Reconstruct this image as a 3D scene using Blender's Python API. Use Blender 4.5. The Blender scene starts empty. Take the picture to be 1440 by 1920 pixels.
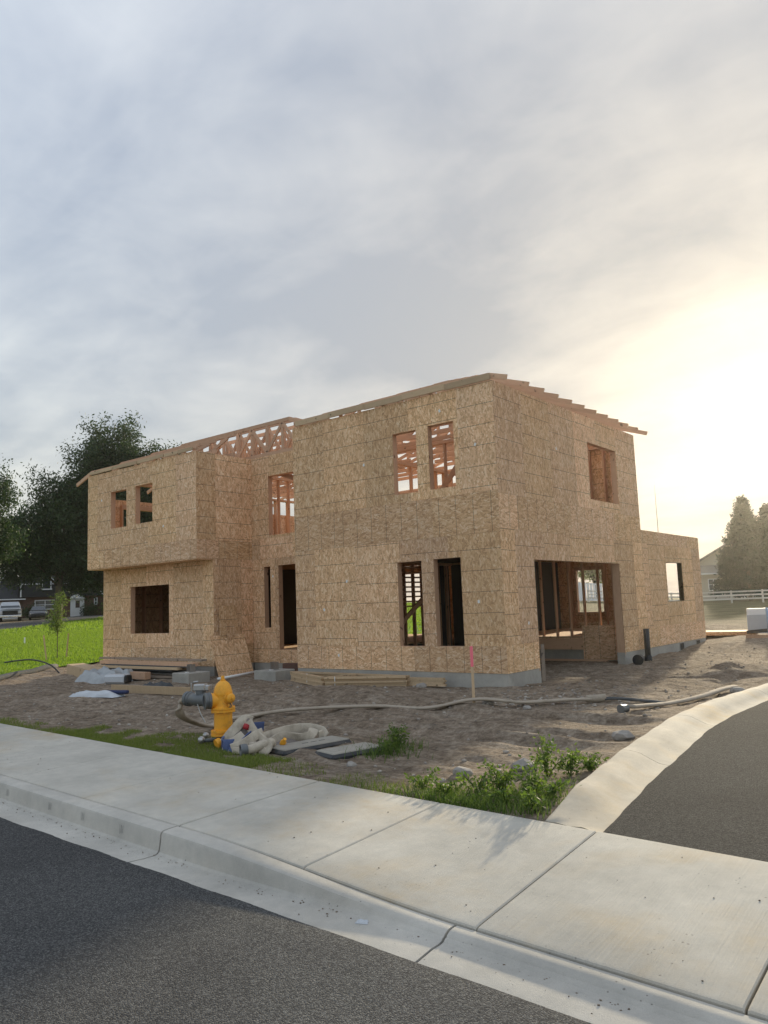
import bpy, math, random
import numpy as np
from mathutils import Vector, Matrix
R = math.radians
random.seed(7)
rng = np.random.default_rng(11)
scene = bpy.context.scene
C = scene.collection

# ------------------------------------------------------------------ camera
CAM = Vector((7.348, -12.722, 1.340))
YAW, PITCH, ROLL = R(38.547), R(6.920), R(2.156)
fw = Vector((-math.sin(YAW) * math.cos(PITCH), math.cos(YAW) * math.cos(PITCH), math.sin(PITCH)))
r0 = Vector((math.cos(YAW), math.sin(YAW), 0))
u0 = r0.cross(fw)
rx = math.cos(ROLL) * r0 - math.sin(ROLL) * u0
ux = math.sin(ROLL) * r0 + math.cos(ROLL) * u0
cam = bpy.data.cameras.new('camera')
cam.sensor_fit = 'VERTICAL'
cam.sensor_height = 24.0
cam.lens = 24.0 * 1446.7 / 1920.0
cam.clip_start = 0.05
cam.clip_end = 3000
camo = bpy.data.objects.new('camera', cam)
camo.matrix_world = Matrix(((rx.x, ux.x, -fw.x, CAM.x), (rx.y, ux.y, -fw.y, CAM.y), (rx.z, ux.z, -fw.z, CAM.z), (0, 0, 0, 1)))
C.objects.link(camo)
scene.camera = camo

# ------------------------------------------------------------------ node helpers
def new_mat(name):
    m = bpy.data.materials.new(name)
    m.use_nodes = True
    nt = m.node_tree
    nt.nodes.clear()
    return m, nt
def N(nt, typ, props=None, **inp):
    n = nt.nodes.new(typ)
    for k, v in (props or {}).items():
        setattr(n, k, v)
    for k, v in inp.items():
        key = int(k[1:]) if k[0] == '_' and k[1:].isdigit() else k.replace('__', ' ')
        s = n.inputs[key]
        if isinstance(v, bpy.types.NodeSocket):
            nt.links.new(v, s)
        else:
            s.default_value = v
    return n
def math_(nt, op, a, b=0.0, c=None, clamp=False):
    n = nt.nodes.new('ShaderNodeMath'); n.operation = op; n.use_clamp = clamp
    for i, v in enumerate([a, b] + ([c] if c is not None else [])):
        if isinstance(v, bpy.types.NodeSocket): nt.links.new(v, n.inputs[i])
        else: n.inputs[i].default_value = v
    return n.outputs[0]
def vmath(nt, op, a, b=None):
    n = nt.nodes.new('ShaderNodeVectorMath'); n.operation = op
    for i, v in enumerate([a, b]):
        if v is None: continue
        if isinstance(v, bpy.types.NodeSocket): nt.links.new(v, n.inputs[i])
        else: n.inputs[i].default_value = v
    return n
def mix(nt, f, a, b, blend='MIX'):
    n = nt.nodes.new('ShaderNodeMix'); n.data_type = 'RGBA'; n.blend_type = blend
    for i, v in ((0, f), (6, a), (7, b)):
        if isinstance(v, bpy.types.NodeSocket): nt.links.new(v, n.inputs[i])
        else: n.inputs[i].default_value = (*v, 1) if (i and len(v) == 3) else v
    return n.outputs[2]
def ramp(nt, f, stops, interp='LINEAR'):
    n = nt.nodes.new('ShaderNodeValToRGB'); nt.links.new(f, n.inputs[0])
    e = n.color_ramp.elements; n.color_ramp.interpolation = interp
    while len(e) < len(stops): e.new(0.5)
    for k, (p, c) in zip(e, stops):
        k.position = p; k.color = (*c, 1) if len(c) == 3 else c
    return n.outputs[0]
def ramp1(nt, f, a, b):
    n = nt.nodes.new('ShaderNodeMapRange'); nt.links.new(f, n.inputs[0]); n.inputs[1].default_value = a; n.inputs[2].default_value = b
    return n.outputs[0]
def noise(nt, vec, scale, detail=4, rough=.55, dist=0.0):
    return N(nt, 'ShaderNodeTexNoise', Vector=vec, Scale=scale, Detail=detail, Roughness=rough, Distortion=dist)
def bump(nt, h, dist, strength=1.0):
    return N(nt, 'ShaderNodeBump', Height=h, Distance=dist, Strength=strength).outputs[0]
def out(nt, sh):
    o = nt.nodes.new('ShaderNodeOutputMaterial'); nt.links.new(sh, o.inputs[0])
def bsdf(nt, col, rough=.8, nrm=None, spec=.3, metal=0.0):
    n = N(nt, 'ShaderNodeBsdfPrincipled', Roughness=rough, Metallic=metal)
    n.inputs['Specular IOR Level'].default_value = spec
    if isinstance(col, bpy.types.NodeSocket): nt.links.new(col, n.inputs['Base Color'])
    else: n.inputs['Base Color'].default_value = (*col, 1)
    if nrm is not None: nt.links.new(nrm, n.inputs['Normal'])
    return n.outputs[0]
def coord(nt, which='Object'):
    return nt.nodes.new('ShaderNodeTexCoord').outputs[which]
def obj_random(nt):
    return nt.nodes.new('ShaderNodeObjectInfo').outputs['Random']

# ------------------------------------------------------------------ sky, sun, exposure
SUN = Vector((-0.1928, 0.9511, 0.2414)).normalized()
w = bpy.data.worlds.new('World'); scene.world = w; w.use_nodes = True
nt = w.node_tree; nt.nodes.clear()
sky = N(nt, 'ShaderNodeTexSky', {'sky_type': 'NISHITA', 'sun_disc': False})
sky.sun_elevation = math.asin(SUN.z)
sky.sun_rotation = math.atan2(SUN.x, SUN.y)
sky.altitude = 400; sky.air_density = 1.2; sky.dust_density = 4.5; sky.ozone_density = 1.2
d = coord(nt, 'Generated')
sep = N(nt, 'ShaderNodeSeparateXYZ', Vector=d)
zz = math_(nt, 'ADD', math_(nt, 'MAXIMUM', sep.outputs[2], 0.0), 0.22)
pl = N(nt, 'ShaderNodeCombineXYZ', X=math_(nt, 'DIVIDE', sep.outputs[0], zz), Y=math_(nt, 'DIVIDE', sep.outputs[1], zz))
pv = vmath(nt, 'ADD', pl.outputs[0], (35.06, 36.71, 0.0)).outputs[0]  # shift picked so darker cloud fills the view and brighter unseen sky lights the walls
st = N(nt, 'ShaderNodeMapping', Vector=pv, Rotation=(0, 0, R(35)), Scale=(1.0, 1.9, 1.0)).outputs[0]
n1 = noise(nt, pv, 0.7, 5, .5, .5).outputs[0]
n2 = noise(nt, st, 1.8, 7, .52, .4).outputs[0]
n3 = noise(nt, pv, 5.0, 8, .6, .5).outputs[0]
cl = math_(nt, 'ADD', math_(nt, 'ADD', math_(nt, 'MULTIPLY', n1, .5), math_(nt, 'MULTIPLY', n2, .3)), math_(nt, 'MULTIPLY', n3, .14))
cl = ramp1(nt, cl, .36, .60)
bw = N(nt, 'ShaderNodeRGBToBW', Color=sky.outputs[0]).outputs[0]
# thin high overcast evens out the clear-sky brightness
lev = math_(nt, 'MULTIPLY', math_(nt, 'POWER', bw, .01), 2.5)
tint = mix(nt, .68, mix(nt, 1.0, sky.outputs[0], math_(nt, 'DIVIDE', 1.0, math_(nt, 'MAXIMUM', bw, .001)), 'MULTIPLY'), (1.0, 1.0, .99))
grey = mix(nt, 1.0, tint, lev, 'MULTIPLY')
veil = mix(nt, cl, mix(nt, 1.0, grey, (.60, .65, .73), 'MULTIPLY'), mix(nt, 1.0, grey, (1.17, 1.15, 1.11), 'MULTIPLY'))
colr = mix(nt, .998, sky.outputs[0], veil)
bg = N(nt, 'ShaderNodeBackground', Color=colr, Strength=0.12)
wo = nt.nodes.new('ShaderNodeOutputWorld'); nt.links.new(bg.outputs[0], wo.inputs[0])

sl = bpy.data.lights.new('sun', 'SUN'); sl.energy = 2.3; sl.angle = R(2.2); sl.color = (1.0, .86, .62)
so = bpy.data.objects.new('sun', sl); so.rotation_euler = SUN.to_track_quat('Z', 'Y').to_euler(); so.location = (0, 0, 40); C.objects.link(so)

scene.view_settings.view_transform = 'Standard'
scene.view_settings.look = 'None'
scene.view_settings.exposure = 1.4
scene.view_settings.gamma = 1.0
scene.cycles.use_denoising = True
scene.cycles.max_bounces = 8
scene.cycles.volume_bounces = 0
scene.cycles.transparent_max_bounces = 8

# ------------------------------------------------------------------ mesh helpers
class MB:
    def __init__(s): s.v = []; s.f = []
    def add(s, v, f):
        o = len(s.v); s.v += [tuple(p) for p in v]; s.f += [tuple(i + o for i in q) for q in f]; return s
    def box(s, a, b, M=None):
        (x0, y0, z0), (x1, y1, z1) = a, b
        v = [Vector(p) for p in ((x0, y0, z0), (x1, y0, z0), (x1, y1, z0), (x0, y1, z0), (x0, y0, z1), (x1, y0, z1), (x1, y1, z1), (x0, y1, z1))]
        if M: v = [M @ p for p in v]
        return s.add(v, [(0, 3, 2, 1), (4, 5, 6, 7), (0, 1, 5, 4), (1, 2, 6, 5), (2, 3, 7, 6), (3, 0, 4, 7)])
    def cbox(s, c, h, b=0.01, M=None):
        # box with chamfered edges: centre c, half size h
        hx, hy, hz = h; b = min(b, hx * .9, hy * .9, hz * .9)
        v = []; 
        for sx in (-1, 1):
            for sy in (-1, 1):
                for sz in (-1, 1):
                    v += [(sx * hx, sy * (hy - b), sz * (hz - b)), (sx * (hx - b), sy * hy, sz * (hz - b)), (sx * (hx - b), sy * (hy - b), sz * hz)]
        import bmesh
        bm = bmesh.new(); bv = [bm.verts.new(p) for p in v]; bmesh.ops.convex_hull(bm, input=bv); bm.verts.index_update()
        vv = [Vector(p.co) + Vector(c) for p in bm.verts]; ff = [tuple(q.index for q in f.verts) for f in bm.faces]; bm.free()
        if M: vv = [M @ p for p in vv]
        return s.add(vv, ff)
    def beam(s, p, q, w, h, up=(0, 0, 1)):
        p, q = Vector(p), Vector(q); d = (q - p).normalized(); up = Vector(up)
        if abs(d.dot(up)) > .98: up = Vector((0, 1, 0)) if abs(d.y) < .9 else Vector((1, 0, 0))
        x = d.cross(up).normalized(); y = x.cross(d)
        v = [e + x * a * w / 2 + y * b * h / 2 for e in (p, q) for a, b in ((-1, -1), (1, -1), (1, 1), (-1, 1))]
        return s.add(v, [(0, 1, 2, 3), (7, 6, 5, 4), (0, 4, 5, 1), (1, 5, 6, 2), (2, 6, 7, 3), (3, 7, 4, 0)])
    def tube(s, pts, r, n=10, squash=1.0, cap=True):
        pts = [Vector(p) for p in pts]; rs = r if isinstance(r, (list, tuple)) else [r] * len(pts); o = len(s.v); 
        for i, p in enumerate(pts):
            t = (pts[min(i + 1, len(pts) - 1)] - pts[max(i - 1, 0)]).normalized()
            a = Vector((0, 0, 1)) if abs(t.z) < .95 else Vector((1, 0, 0))
            x = t.cross(a).normalized(); y = x.cross(t)
            for k in range(n):
                g = 2 * math.pi * k / n
                s.v.append(tuple(p + x * math.cos(g) * rs[i] + y * math.sin(g) * rs[i] * squash))
        for i in range(len(pts) - 1):
            for k in range(n):
                a = o + i * n + k; b = o + i * n + (k + 1) % n
                s.f.append((a, b, b + n, a + n))
        if cap:
            s.f.append(tuple(o + k for k in range(n))[::-1]); s.f.append(tuple(o + (len(pts) - 1) * n + k for k in range(n)))
        return s
    def lathe(s, prof, n=24, M=None, cap=True):
        o = len(s.v)
        for r, z in prof:
            for k in range(n):
                g = 2 * math.pi * k / n; p = Vector((r * math.cos(g), r * math.sin(g), z))
                s.v.append(tuple(M @ p if M else p))
        for i in range(len(prof) - 1):
            for k in range(n):
                a = o + i * n + k; b = o + i * n + (k + 1) % n
                s.f.append((a, b, b + n, a + n))
        if cap:
            s.f.append(tuple(o + k for k in range(n))[::-1]); s.f.append(tuple(o + (len(prof) - 1) * n + k for k in range(n)))
        return s
    def prism(s, poly, y0, y1, M=None):
        # poly in (x, z), extruded along y
        n = len(poly); v = [Vector((x, y0, z)) for x, z in poly] + [Vector((x, y1, z)) for x, z in poly]
        if M: v = [M @ p for p in v]
        return s.add(v, [tuple(range(n)), tuple(range(2 * n - 1, n - 1, -1))] + [(i, i + n, (i + 1) % n + n, (i + 1) % n) for i in range(n)])
    def ball(s, c, r, seed=0, rough=.25, sub=1, sq=(1, 1, 1)):
        import bmesh
        bm = bmesh.new(); bmesh.ops.create_icosphere(bm, subdivisions=sub, radius=1)
        rr = random.Random(seed); base = len(s.v)
        for v in bm.verts:
            k = 1 + rr.uniform(-rough, rough)
            s.v.append((c[0] + v.co.x * r * k * sq[0], c[1] + v.co.y * r * k * sq[1], c[2] + v.co.z * r * k * sq[2]))
        for f in bm.faces: s.f.append(tuple(v.index + base for v in f.verts))
        bm.free(); return s
    def build(s, name, mat, parent=None, smooth=False, loc=None, rot=None):
        me = bpy.data.meshes.new(name); me.from_pydata(s.v, [], s.f); me.update()
        if smooth: me.shade_smooth()
        return link(name, me, mat, parent, loc, rot)
def link(name, me, mat, parent=None, loc=None, rot=None):
    o = bpy.data.objects.new(name, me); C.objects.link(o)
    if mat is not None and not me.materials: me.materials.append(mat)
    if parent is not None: o.parent = parent
    if loc is not None: o.location = loc
    if rot is not None: o.rotation_euler = rot
    return o
def empty(name, loc=(0, 0, 0), rz=0, parent=None):
    o = bpy.data.objects.new(name, None); o.empty_display_size = .2; C.objects.link(o); o.location = loc; o.rotation_euler = (0, 0, rz)
    if parent is not None: o.parent = parent
    return o
def tag(o, label=None, cat=None, group=None, kind=None):
    if label: o['label'] = label
    if cat: o['category'] = cat
    if group: o['group'] = group
    if kind: o['kind'] = kind
    return o
def smooth_angle(o, deg=35):
    me = o.data; me.shade_smooth()
    try: me.set_sharp_from_angle(angle=R(deg))
    except Exception: pass
    return o
def np_mesh(name, V, F, mat, parent=None, smooth=False):
    me = bpy.data.meshes.new(name); V = np.asarray(V, np.float32); F = np.asarray(F, np.int32)
    n, k = F.shape
    me.vertices.add(len(V)); me.vertices.foreach_set('co', V.ravel())
    me.loops.add(n * k); me.loops.foreach_set('vertex_index', F.ravel())
    me.polygons.add(n); me.polygons.foreach_set('loop_start', np.arange(0, n * k, k, dtype=np.int32))
    me.update(calc_edges=True)
    if smooth: me.shade_smooth()
    return link(name, me, mat, parent)
def catmull(P, n=8):
    P = [Vector(p) for p in P]; o = []
    for i in range(len(P) - 1):
        a, b, c, e = P[max(i - 1, 0)], P[i], P[i + 1], P[min(i + 2, len(P) - 1)]
        for k in range(n):
            t = k / n
            o.append(.5 * ((2 * b) + (c - a) * t + (2 * a - 5 * b + 4 * c - e) * t * t + (3 * b - a - 3 * c + e) * t ** 3))
    return o + [P[-1]]

# ------------------------------------------------------------------ height of the ground
def vnoise(x, y, seed):
    xi = np.floor(x).astype(np.int64); yi = np.floor(y).astype(np.int64); xf = x - xi; yf = y - yi
    def h(a, b):
        n = (a * 374761393 + b * 668265263 + seed * 974634777) & 0xffffffff
        n = ((n ^ (n >> 13)) * 1274126177) & 0xffffffff
        return ((n ^ (n >> 16)) & 0xffff) / 65535.0
    u = xf * xf * (3 - 2 * xf); v = yf * yf * (3 - 2 * yf)
    return (h(xi, yi) * (1 - u) + h(xi + 1, yi) * u) * (1 - v) + (h(xi, yi + 1) * (1 - u) + h(xi + 1, yi + 1) * u) * v
def fbm(x, y, s, o, seed):
    t = np.zeros_like(x); a = 1.0; tot = 0
    for k in range(o):
        t += a * vnoise(x / s * 2 ** k + 13.7 * k, y / s * 2 ** k - 7.1 * k, seed + k); tot += a; a *= .5
    return t / tot - .5
def yback(x): return -7.37 - 0.062 * x                       # back edge of the pavement
KB = [(-7.9, 4.67), (-7.22, 4.56), (-5.27, 4.25), (-3.03, 3.98), (-1.5, 3.95), (1.06, 4.17), (4, 4.75), (7, 5.7), (10, 7.1), (14, 9.6), (20, 14)]
KF = [(-7.9, 5.06), (-7.5, 4.99), (-5.85, 4.74), (-5.12, 4.66), (-3.19, 4.42), (-1.9, 4.37), (-.06, 4.43), (1.06, 4.58), (4, 5.17), (7, 6.14), (10, 7.56), (14, 10.1), (20, 14.6)]
def kerb_back(y): return np.interp(y, [a for a, b in KB], [b for a, b in KB])
def kerb_front(y): return np.interp(y, [a for a, b in KF], [b for a, b in KF])
def sstep(a, b, x):
    t = np.clip((x - a) / (b - a), 0, 1); return t * t * (3 - 2 * t)
MOUNDS = [(-2.2, -1.9, .9, .10), (-3.6, -2.6, 1.2, .07), (-1.2, -2.6, .6, .08), (.75, -2.55, .35, .06), (3.0, 3.9, .8, .22), (1.1, 10.6, 1.2, .20), (.6, 12.6, 1.0, .22), (2.5, 11.6, 1.2, .2), (1.2, .6, .7, .05), (.8, 8.0, .9, .10), (4.0, 15.5, 2.4, .35), (-1.5, 18, 3, .3)]
def gz(x, y, detail=True):
    x = np.atleast_1d(np.asarray(x, float)); y = np.atleast_1d(np.asarray(y, float))
    d = np.hypot(x - 7.35, y + 12.72); th = np.degrees(np.arctan2(7.35 - x, y + 12.72))
    sl_ = .0105 + (.0237 - .0105) * sstep(17, 27, th)
    z = -.27 + sl_ * np.clip(d - 22, 0, 75) + .004 * np.clip(d - 97, 0, 200)
    z = np.where(y < -12, -.3, z)
    near = 1 - sstep(24, 40, d)
    if detail:
        dirt = near
        z = z + dirt * (.10 * fbm(x, y, 2.6, 3, 1) + .10 * fbm(x * .6, y * 1.5, .6, 3, 5) + .075 * np.abs(fbm(x * .6, y * 1.7, .28, 3, 9)))
        # wheel ruts running along the front of the house
        for c, dep in ((-2.75, .05), (-4.35, .05), (-5.2, .03)):
            q = y - c - .35 * np.sin(x * .35 + c) - .1 * x * .35
            z = z - dirt * dep * np.exp(-(q / .16) ** 2) * sstep(-9, -6, x) + dirt * dep * .6 * np.exp(-((np.abs(q) - .3) / .12) ** 2) * sstep(-9, -6, x)
        for c, dep in ((1.5, .045), (2.9, .045)):
            q = x - c - .25 * np.sin(y * .5)
            z = z - dirt * dep * np.exp(-(q / .17) ** 2) * sstep(-1.0, 1.5, y)
        z = z + (1 - dirt) * .12 * fbm(x, y, 9, 3, 21)
    for mx, my, mr, mh in MOUNDS:
        z = z + mh * np.exp(-((x - mx) ** 2 + (y - my) ** 2) / mr ** 2) * (.7 + .6 * (fbm(x, y, .4, 2, 31) + .5))
    # blend to the levels of the pavement and of the driveway kerb
    e = y - yback(x); z = z + (-.225 - z) * (1 - sstep(0, 1.1, e)) * .9
    k = kerb_back(y) - x; z = np.where(y < 16, z + (-.2 - z) * (1 - sstep(0, .7, k)) * .8, z)
    return z
def g1(x, y): return float(gz(x, y)[0])
# ------------------------------------------------------------------ materials
def mat_osb(name, vertical, dark=1.0):
    m, nt = new_mat(name); rnd = obj_random(nt); oc = coord(nt)
    off = N(nt, 'ShaderNodeCombineXYZ', X=math_(nt, 'MULTIPLY', rnd, 37.0), Y=math_(nt, 'MULTIPLY', rnd, 11.0), Z=math_(nt, 'MULTIPLY', rnd, 53.0)).outputs[0]
    p = vmath(nt, 'ADD', oc, off).outputs[0]
    warp = N(nt, 'ShaderNodeTexNoise', Vector=p, Scale=5.0, Detail=2)
    p2 = vmath(nt, 'ADD', p, vmath(nt, 'SCALE', vmath(nt, 'SUBTRACT', warp.outputs[1], (.5, .5, .5)).outputs[0]).outputs[0])
    p2.inputs[1].links[0].from_node.inputs['Scale'].default_value = .018
    cols = []
    layers = ((9, 0), (-16, 3.3), (38, 7.7))
    for ang, o in layers:
        sc = (35, 35, 8.2) if vertical else (8.2, 35, 35)
        mp = N(nt, 'ShaderNodeMapping', Vector=p2.outputs[0], Rotation=(0, R(ang), 0), Location=(o, 0, o)).outputs[0]
        mp = vmath(nt, 'MULTIPLY', mp, sc).outputs[0]
        vo = N(nt, 'ShaderNodeTexVoronoi', {'feature': 'F1'}, Vector=mp, Scale=1.0, Randomness=1.0)
        cols.append((N(nt, 'ShaderNodeSeparateColor', Color=vo.outputs['Color']).outputs, vo.outputs['Distance']))
    sel = noise(nt, p, 13, 2).outputs[0]; sel2 = noise(nt, vmath(nt, 'ADD', p, (9, 9, 9)).outputs[0], 15, 2).outputs[0]
    v = mix(nt, ramp1(nt, sel, .47, .53), cols[0][0][0], cols[1][0][0]); v = mix(nt, ramp1(nt, sel2, .54, .6), v, cols[2][0][0])
    fine = noise(nt, vmath(nt, 'MULTIPLY', p, (160, 160, 30) if vertical else (30, 160, 160)).outputs[0], 1.0, 3).outputs[0]
    vv = math_(nt, 'ADD', math_(nt, 'MULTIPLY', N(nt, 'ShaderNodeRGBToBW', Color=v).outputs[0], .85), math_(nt, 'MULTIPLY', fine, .3))
    c = ramp(nt, vv, [(.1, (.44, .25, .13)), (.35, (.63, .38, .205)), (.6, (.755, .48, .272)), (.85, (.85, .59, .365)), (1.0, (.91, .70, .48))])
    big = noise(nt, p, 1.1, 3).outputs[0]
    c = mix(nt, math_(nt, 'MULTIPLY', ramp1(nt, big, .35, .75), .25), c, (.42, .31, .2))
    tint = math_(nt, 'ADD', .78 * dark, math_(nt, 'MULTIPLY', rnd, .32 * dark))
    c = mix(nt, 1.0, c, N(nt, 'ShaderNodeCombineColor', Red=tint, Green=tint, Blue=math_(nt, 'MULTIPLY', tint, math_(nt, 'ADD', .95, math_(nt, 'MULTIPLY', math_(nt, 'FRACT', math_(nt, 'MULTIPLY', rnd, 7.31)), .10)))).outputs[0], 'MULTIPLY')
    # printed nailing lines, sixteen inches apart, broken where the printer skipped
    sp = N(nt, 'ShaderNodeSeparateXYZ', Vector=oc).outputs
    a, b = (sp[2], sp[0]) if vertical else (sp[0], sp[2])
    t = math_(nt, 'FRACT', math_(nt, 'ADD', math_(nt, 'DIVIDE', a, .406), math_(nt, 'MULTIPLY', rnd, 7.0)))
    line = math_(nt, 'LESS_THAN', math_(nt, 'ABSOLUTE', math_(nt, 'SUBTRACT', t, .5)), .0105)
    brk = noise(nt, vmath(nt, 'MULTIPLY', p, (3, 3, 60) if vertical else (60, 3, 3)).outputs[0], 1.6, 2).outputs[0]
    line = math_(nt, 'MULTIPLY', line, ramp1(nt, brk, .30, .40))
    c = mix(nt, math_(nt, 'MULTIPLY', line, .85), c, (.04, .026, .018))
    # a few stray factory stamps
    h = math_(nt, 'ADD', math_(nt, 'MULTIPLY', vv, .6), math_(nt, 'MULTIPLY', fine, .4))
    out(nt, bsdf(nt, c, .78, bump(nt, h, .003, .8), .25))
    return m
def mat_wood(name, c0, c1, rough=.75, jitter=.3):
    m, nt = new_mat(name); rnd = obj_random(nt); oc = coord(nt)
    p = vmath(nt, 'ADD', oc, N(nt, 'ShaderNodeCombineXYZ', X=math_(nt, 'MULTIPLY', rnd, 31.0), Y=math_(nt, 'MULTIPLY', rnd, 17.0)).outputs[0]).outputs[0]
    g = noise(nt, vmath(nt, 'MULTIPLY', p, (24, 24, 5)).outputs[0], 1.0, 5, .6, .6).outputs[0]
    k = noise(nt, p, 6.0, 2, .5).outputs[0]
    c = mix(nt, g, c0, c1)
    c = mix(nt, ramp1(nt, k, .66, .73), c, tuple(x * .45 for x in c0))
    t = math_(nt, 'ADD', 1.0 - jitter / 2, math_(nt, 'MULTIPLY', rnd, jitter))
    c = mix(nt, 1.0, c, N(nt, 'ShaderNodeCombineColor', Red=t, Green=t, Blue=t).outputs[0], 'MULTIPLY')
    out(nt, bsdf(nt, c, rough, bump(nt, g, .002, .5), .25)); return m
def mat_concrete(name, base, rough=.85, broom=None, stain=0.0, speck=.5):
    m, nt = new_mat(name); oc = coord(nt, 'Object'); ge = N(nt, 'ShaderNodeNewGeometry').outputs['Position']
    a = noise(nt, ge, 1.3, 5, .6).outputs[0]; b = noise(nt, ge, 9, 5, .65).outputs[0]; f = noise(nt, ge, 160, 3, .7).outputs[0]
    c = mix(nt, ramp1(nt, a, .3, .7), tuple(x * .78 for x in base), tuple(min(1, x * 1.1) for x in base))
    c = mix(nt, ramp1(nt, b, .25, .8), mix(nt, 1.0, c, (.80, .81, .82), 'MULTIPLY'), c)
    c = mix(nt, math_(nt, 'MULTIPLY', ramp1(nt, f, .3, .75), .5), mix(nt, 1.0, c, (.72, .72, .72), 'MULTIPLY'), c)
    if stain:
        s = noise(nt, vmath(nt, 'ADD', ge, (4.2, 1.3, 0)).outputs[0], .75, 4, .6, .5).outputs[0]
        s2 = noise(nt, ge, 5, 4, .7).outputs[0]
        k = math_(nt, 'MULTIPLY', ramp1(nt, s, .48, .70), math_(nt, 'MULTIPLY', ramp1(nt, s2, .25, .7), stain))
        c = mix(nt, k, c, (.46, .34, .19))
        vo = N(nt, 'ShaderNodeTexVoronoi', Vector=ge, Scale=2.2)
        sz = N(nt, 'ShaderNodeSeparateColor', Color=vo.outputs['Color']).outputs
        spot = math_(nt, 'LESS_THAN', vo.outputs['Distance'], math_(nt, 'MULTIPLY', math_(nt, 'POWER', sz[0], 4.0), .10))
        c = mix(nt, math_(nt, 'MULTIPLY', spot, .4), c, (.2, .18, .15))
    vo = N(nt, 'ShaderNodeTexVoronoi', Vector=ge, Scale=34)
    sz = N(nt, 'ShaderNodeSeparateColor', Color=vo.outputs['Color']).outputs
    dens = ramp1(nt, noise(nt, ge, 1.7, 3).outputs[0], .45, .7)
    spk = math_(nt, 'LESS_THAN', vo.outputs['Distance'], math_(nt, 'MULTIPLY', math_(nt, 'MULTIPLY', math_(nt, 'GREATER_THAN', sz[1], .78), dens), .26))
    c = mix(nt, math_(nt, 'MULTIPLY', spk, speck), c, (.09, .08, .07))
    h = math_(nt, 'ADD', math_(nt, 'MULTIPLY', f, .6), math_(nt, 'MULTIPLY', b, .5))
    if broom is not None:
        q = N(nt, 'ShaderNodeMapping', Vector=ge, Scale=(75, 1.8, 1) if broom == 'x' else (1.8, 75, 1)).outputs[0]
        bn = noise(nt, q, 1.0, 2, .6).outputs[0]
        h = math_(nt, 'ADD', h, math_(nt, 'MULTIPLY', bn, 1.1)); c = mix(nt, math_(nt, 'MULTIPLY', ramp1(nt, bn, .45, .72), .32), c, tuple(x * .7 for x in base))
    out(nt, bsdf(nt, c, rough, bump(nt, h, .004, .7), .25)); return m
def mat_asphalt(name, base=.05, hi=.17):
    m, nt = new_mat(name); ge = N(nt, 'ShaderNodeNewGeometry').outputs['Position']
    vo = N(nt, 'ShaderNodeTexVoronoi', Vector=ge, Scale=150.0); s = N(nt, 'ShaderNodeSeparateColor', Color=vo.outputs['Color']).outputs
    a = noise(nt, ge, .7, 4, .6, .3).outputs[0]; b = noise(nt, ge, 14, 5, .7).outputs[0]
    g = math_(nt, 'POWER', s[0], 2.2)
    c = mix(nt, g, (base * .62, base * .62, base * .64), (hi, hi, hi * .98))
    c = mix(nt, ramp1(nt, a, .3, .75), c, mix(nt, 1.0, c, (1.4, 1.4, 1.37), 'MULTIPLY'))
    c = mix(nt, math_(nt, 'MULTIPLY', ramp1(nt, b, .55, .8), .35), c, (base * 2.3, base * 2.27, base * 2.2))
    h = math_(nt, 'SUBTRACT', math_(nt, 'MULTIPLY', b, .8), vo.outputs['Distance'])
    out(nt, bsdf(nt, c, .95, bump(nt, h, .008, .9), .08)); return m
def mat_dirt():
    m, nt = new_mat('dirt'); ge = N(nt, 'ShaderNodeNewGeometry').outputs['Position']
    a = noise(nt, ge, .55, 5, .6, .6).outputs[0]; b = noise(nt, ge, 5, 6, .7).outputs[0]; f = noise(nt, ge, 45, 5, .75).outputs[0]
    c = mix(nt, ramp1(nt, a, .35, .68), (.44, .345, .255), (.62, .50, .385))
    c = mix(nt, ramp1(nt, b, .38, .62), mix(nt, 1.0, c, (.52, .50, .48), 'MULTIPLY'), c)
    sk_ = noise(nt, vmath(nt, 'MULTIPLY', ge, (1.1, 5.5, 1.0)).outputs[0], 1.6, 5, .6, .4).outputs[0]
    c = mix(nt, math_(nt, 'MULTIPLY', ramp1(nt, sk_, .5, .66), .55), c, (.60, .51, .41))
    c = mix(nt, math_(nt, 'MULTIPLY', ramp1(nt, f, .56, .75), .55), c, (.66, .57, .46))
    vo = N(nt, 'ShaderNodeTexVoronoi', Vector=ge, Scale=26.0); s = N(nt, 'ShaderNodeSeparateColor', Color=vo.outputs['Color']).outputs
    peb = math_(nt, 'MULTIPLY', math_(nt, 'LESS_THAN', vo.outputs['Distance'], .33), math_(nt, 'GREATER_THAN', s[0], .9))
    c = mix(nt, math_(nt, 'MULTIPLY', peb, .7), c, mix(nt, s[1], (.16, .15, .14), (.42, .40, .36)))
    # dry grass takes over far from the site
    sp = N(nt, 'ShaderNodeSeparateXYZ', Vector=ge).outputs
    far = ramp1(nt, math_(nt, 'ADD', sp[1], math_(nt, 'MULTIPLY', noise(nt, ge, .12, 4).outputs[0], 14.0)), 22.0, 40.0)
    dry = mix(nt, ramp1(nt, noise(nt, ge, .5, 5, .65).outputs[0], .4, .65), (.13, .12, .055), (.25, .21, .12))
    c = mix(nt, far, c, dry)
    md = noise(nt, ge, 17, 6, .7, .3).outputs[0]
    c = mix(nt, ramp1(nt, md, .42, .58), mix(nt, 1.0, c, (.66, .64, .62), 'MULTIPLY'), c)
    h = math_(nt, 'ADD', math_(nt, 'ADD', math_(nt, 'ADD', math_(nt, 'MULTIPLY', b, 1.0), math_(nt, 'MULTIPLY', f, .6)), math_(nt, 'MULTIPLY', peb, .25)), math_(nt, 'MULTIPLY', md, 1.1))
    out(nt, bsdf(nt, c, .95, bump(nt, h, .08, 1.0), .12)); return m
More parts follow.
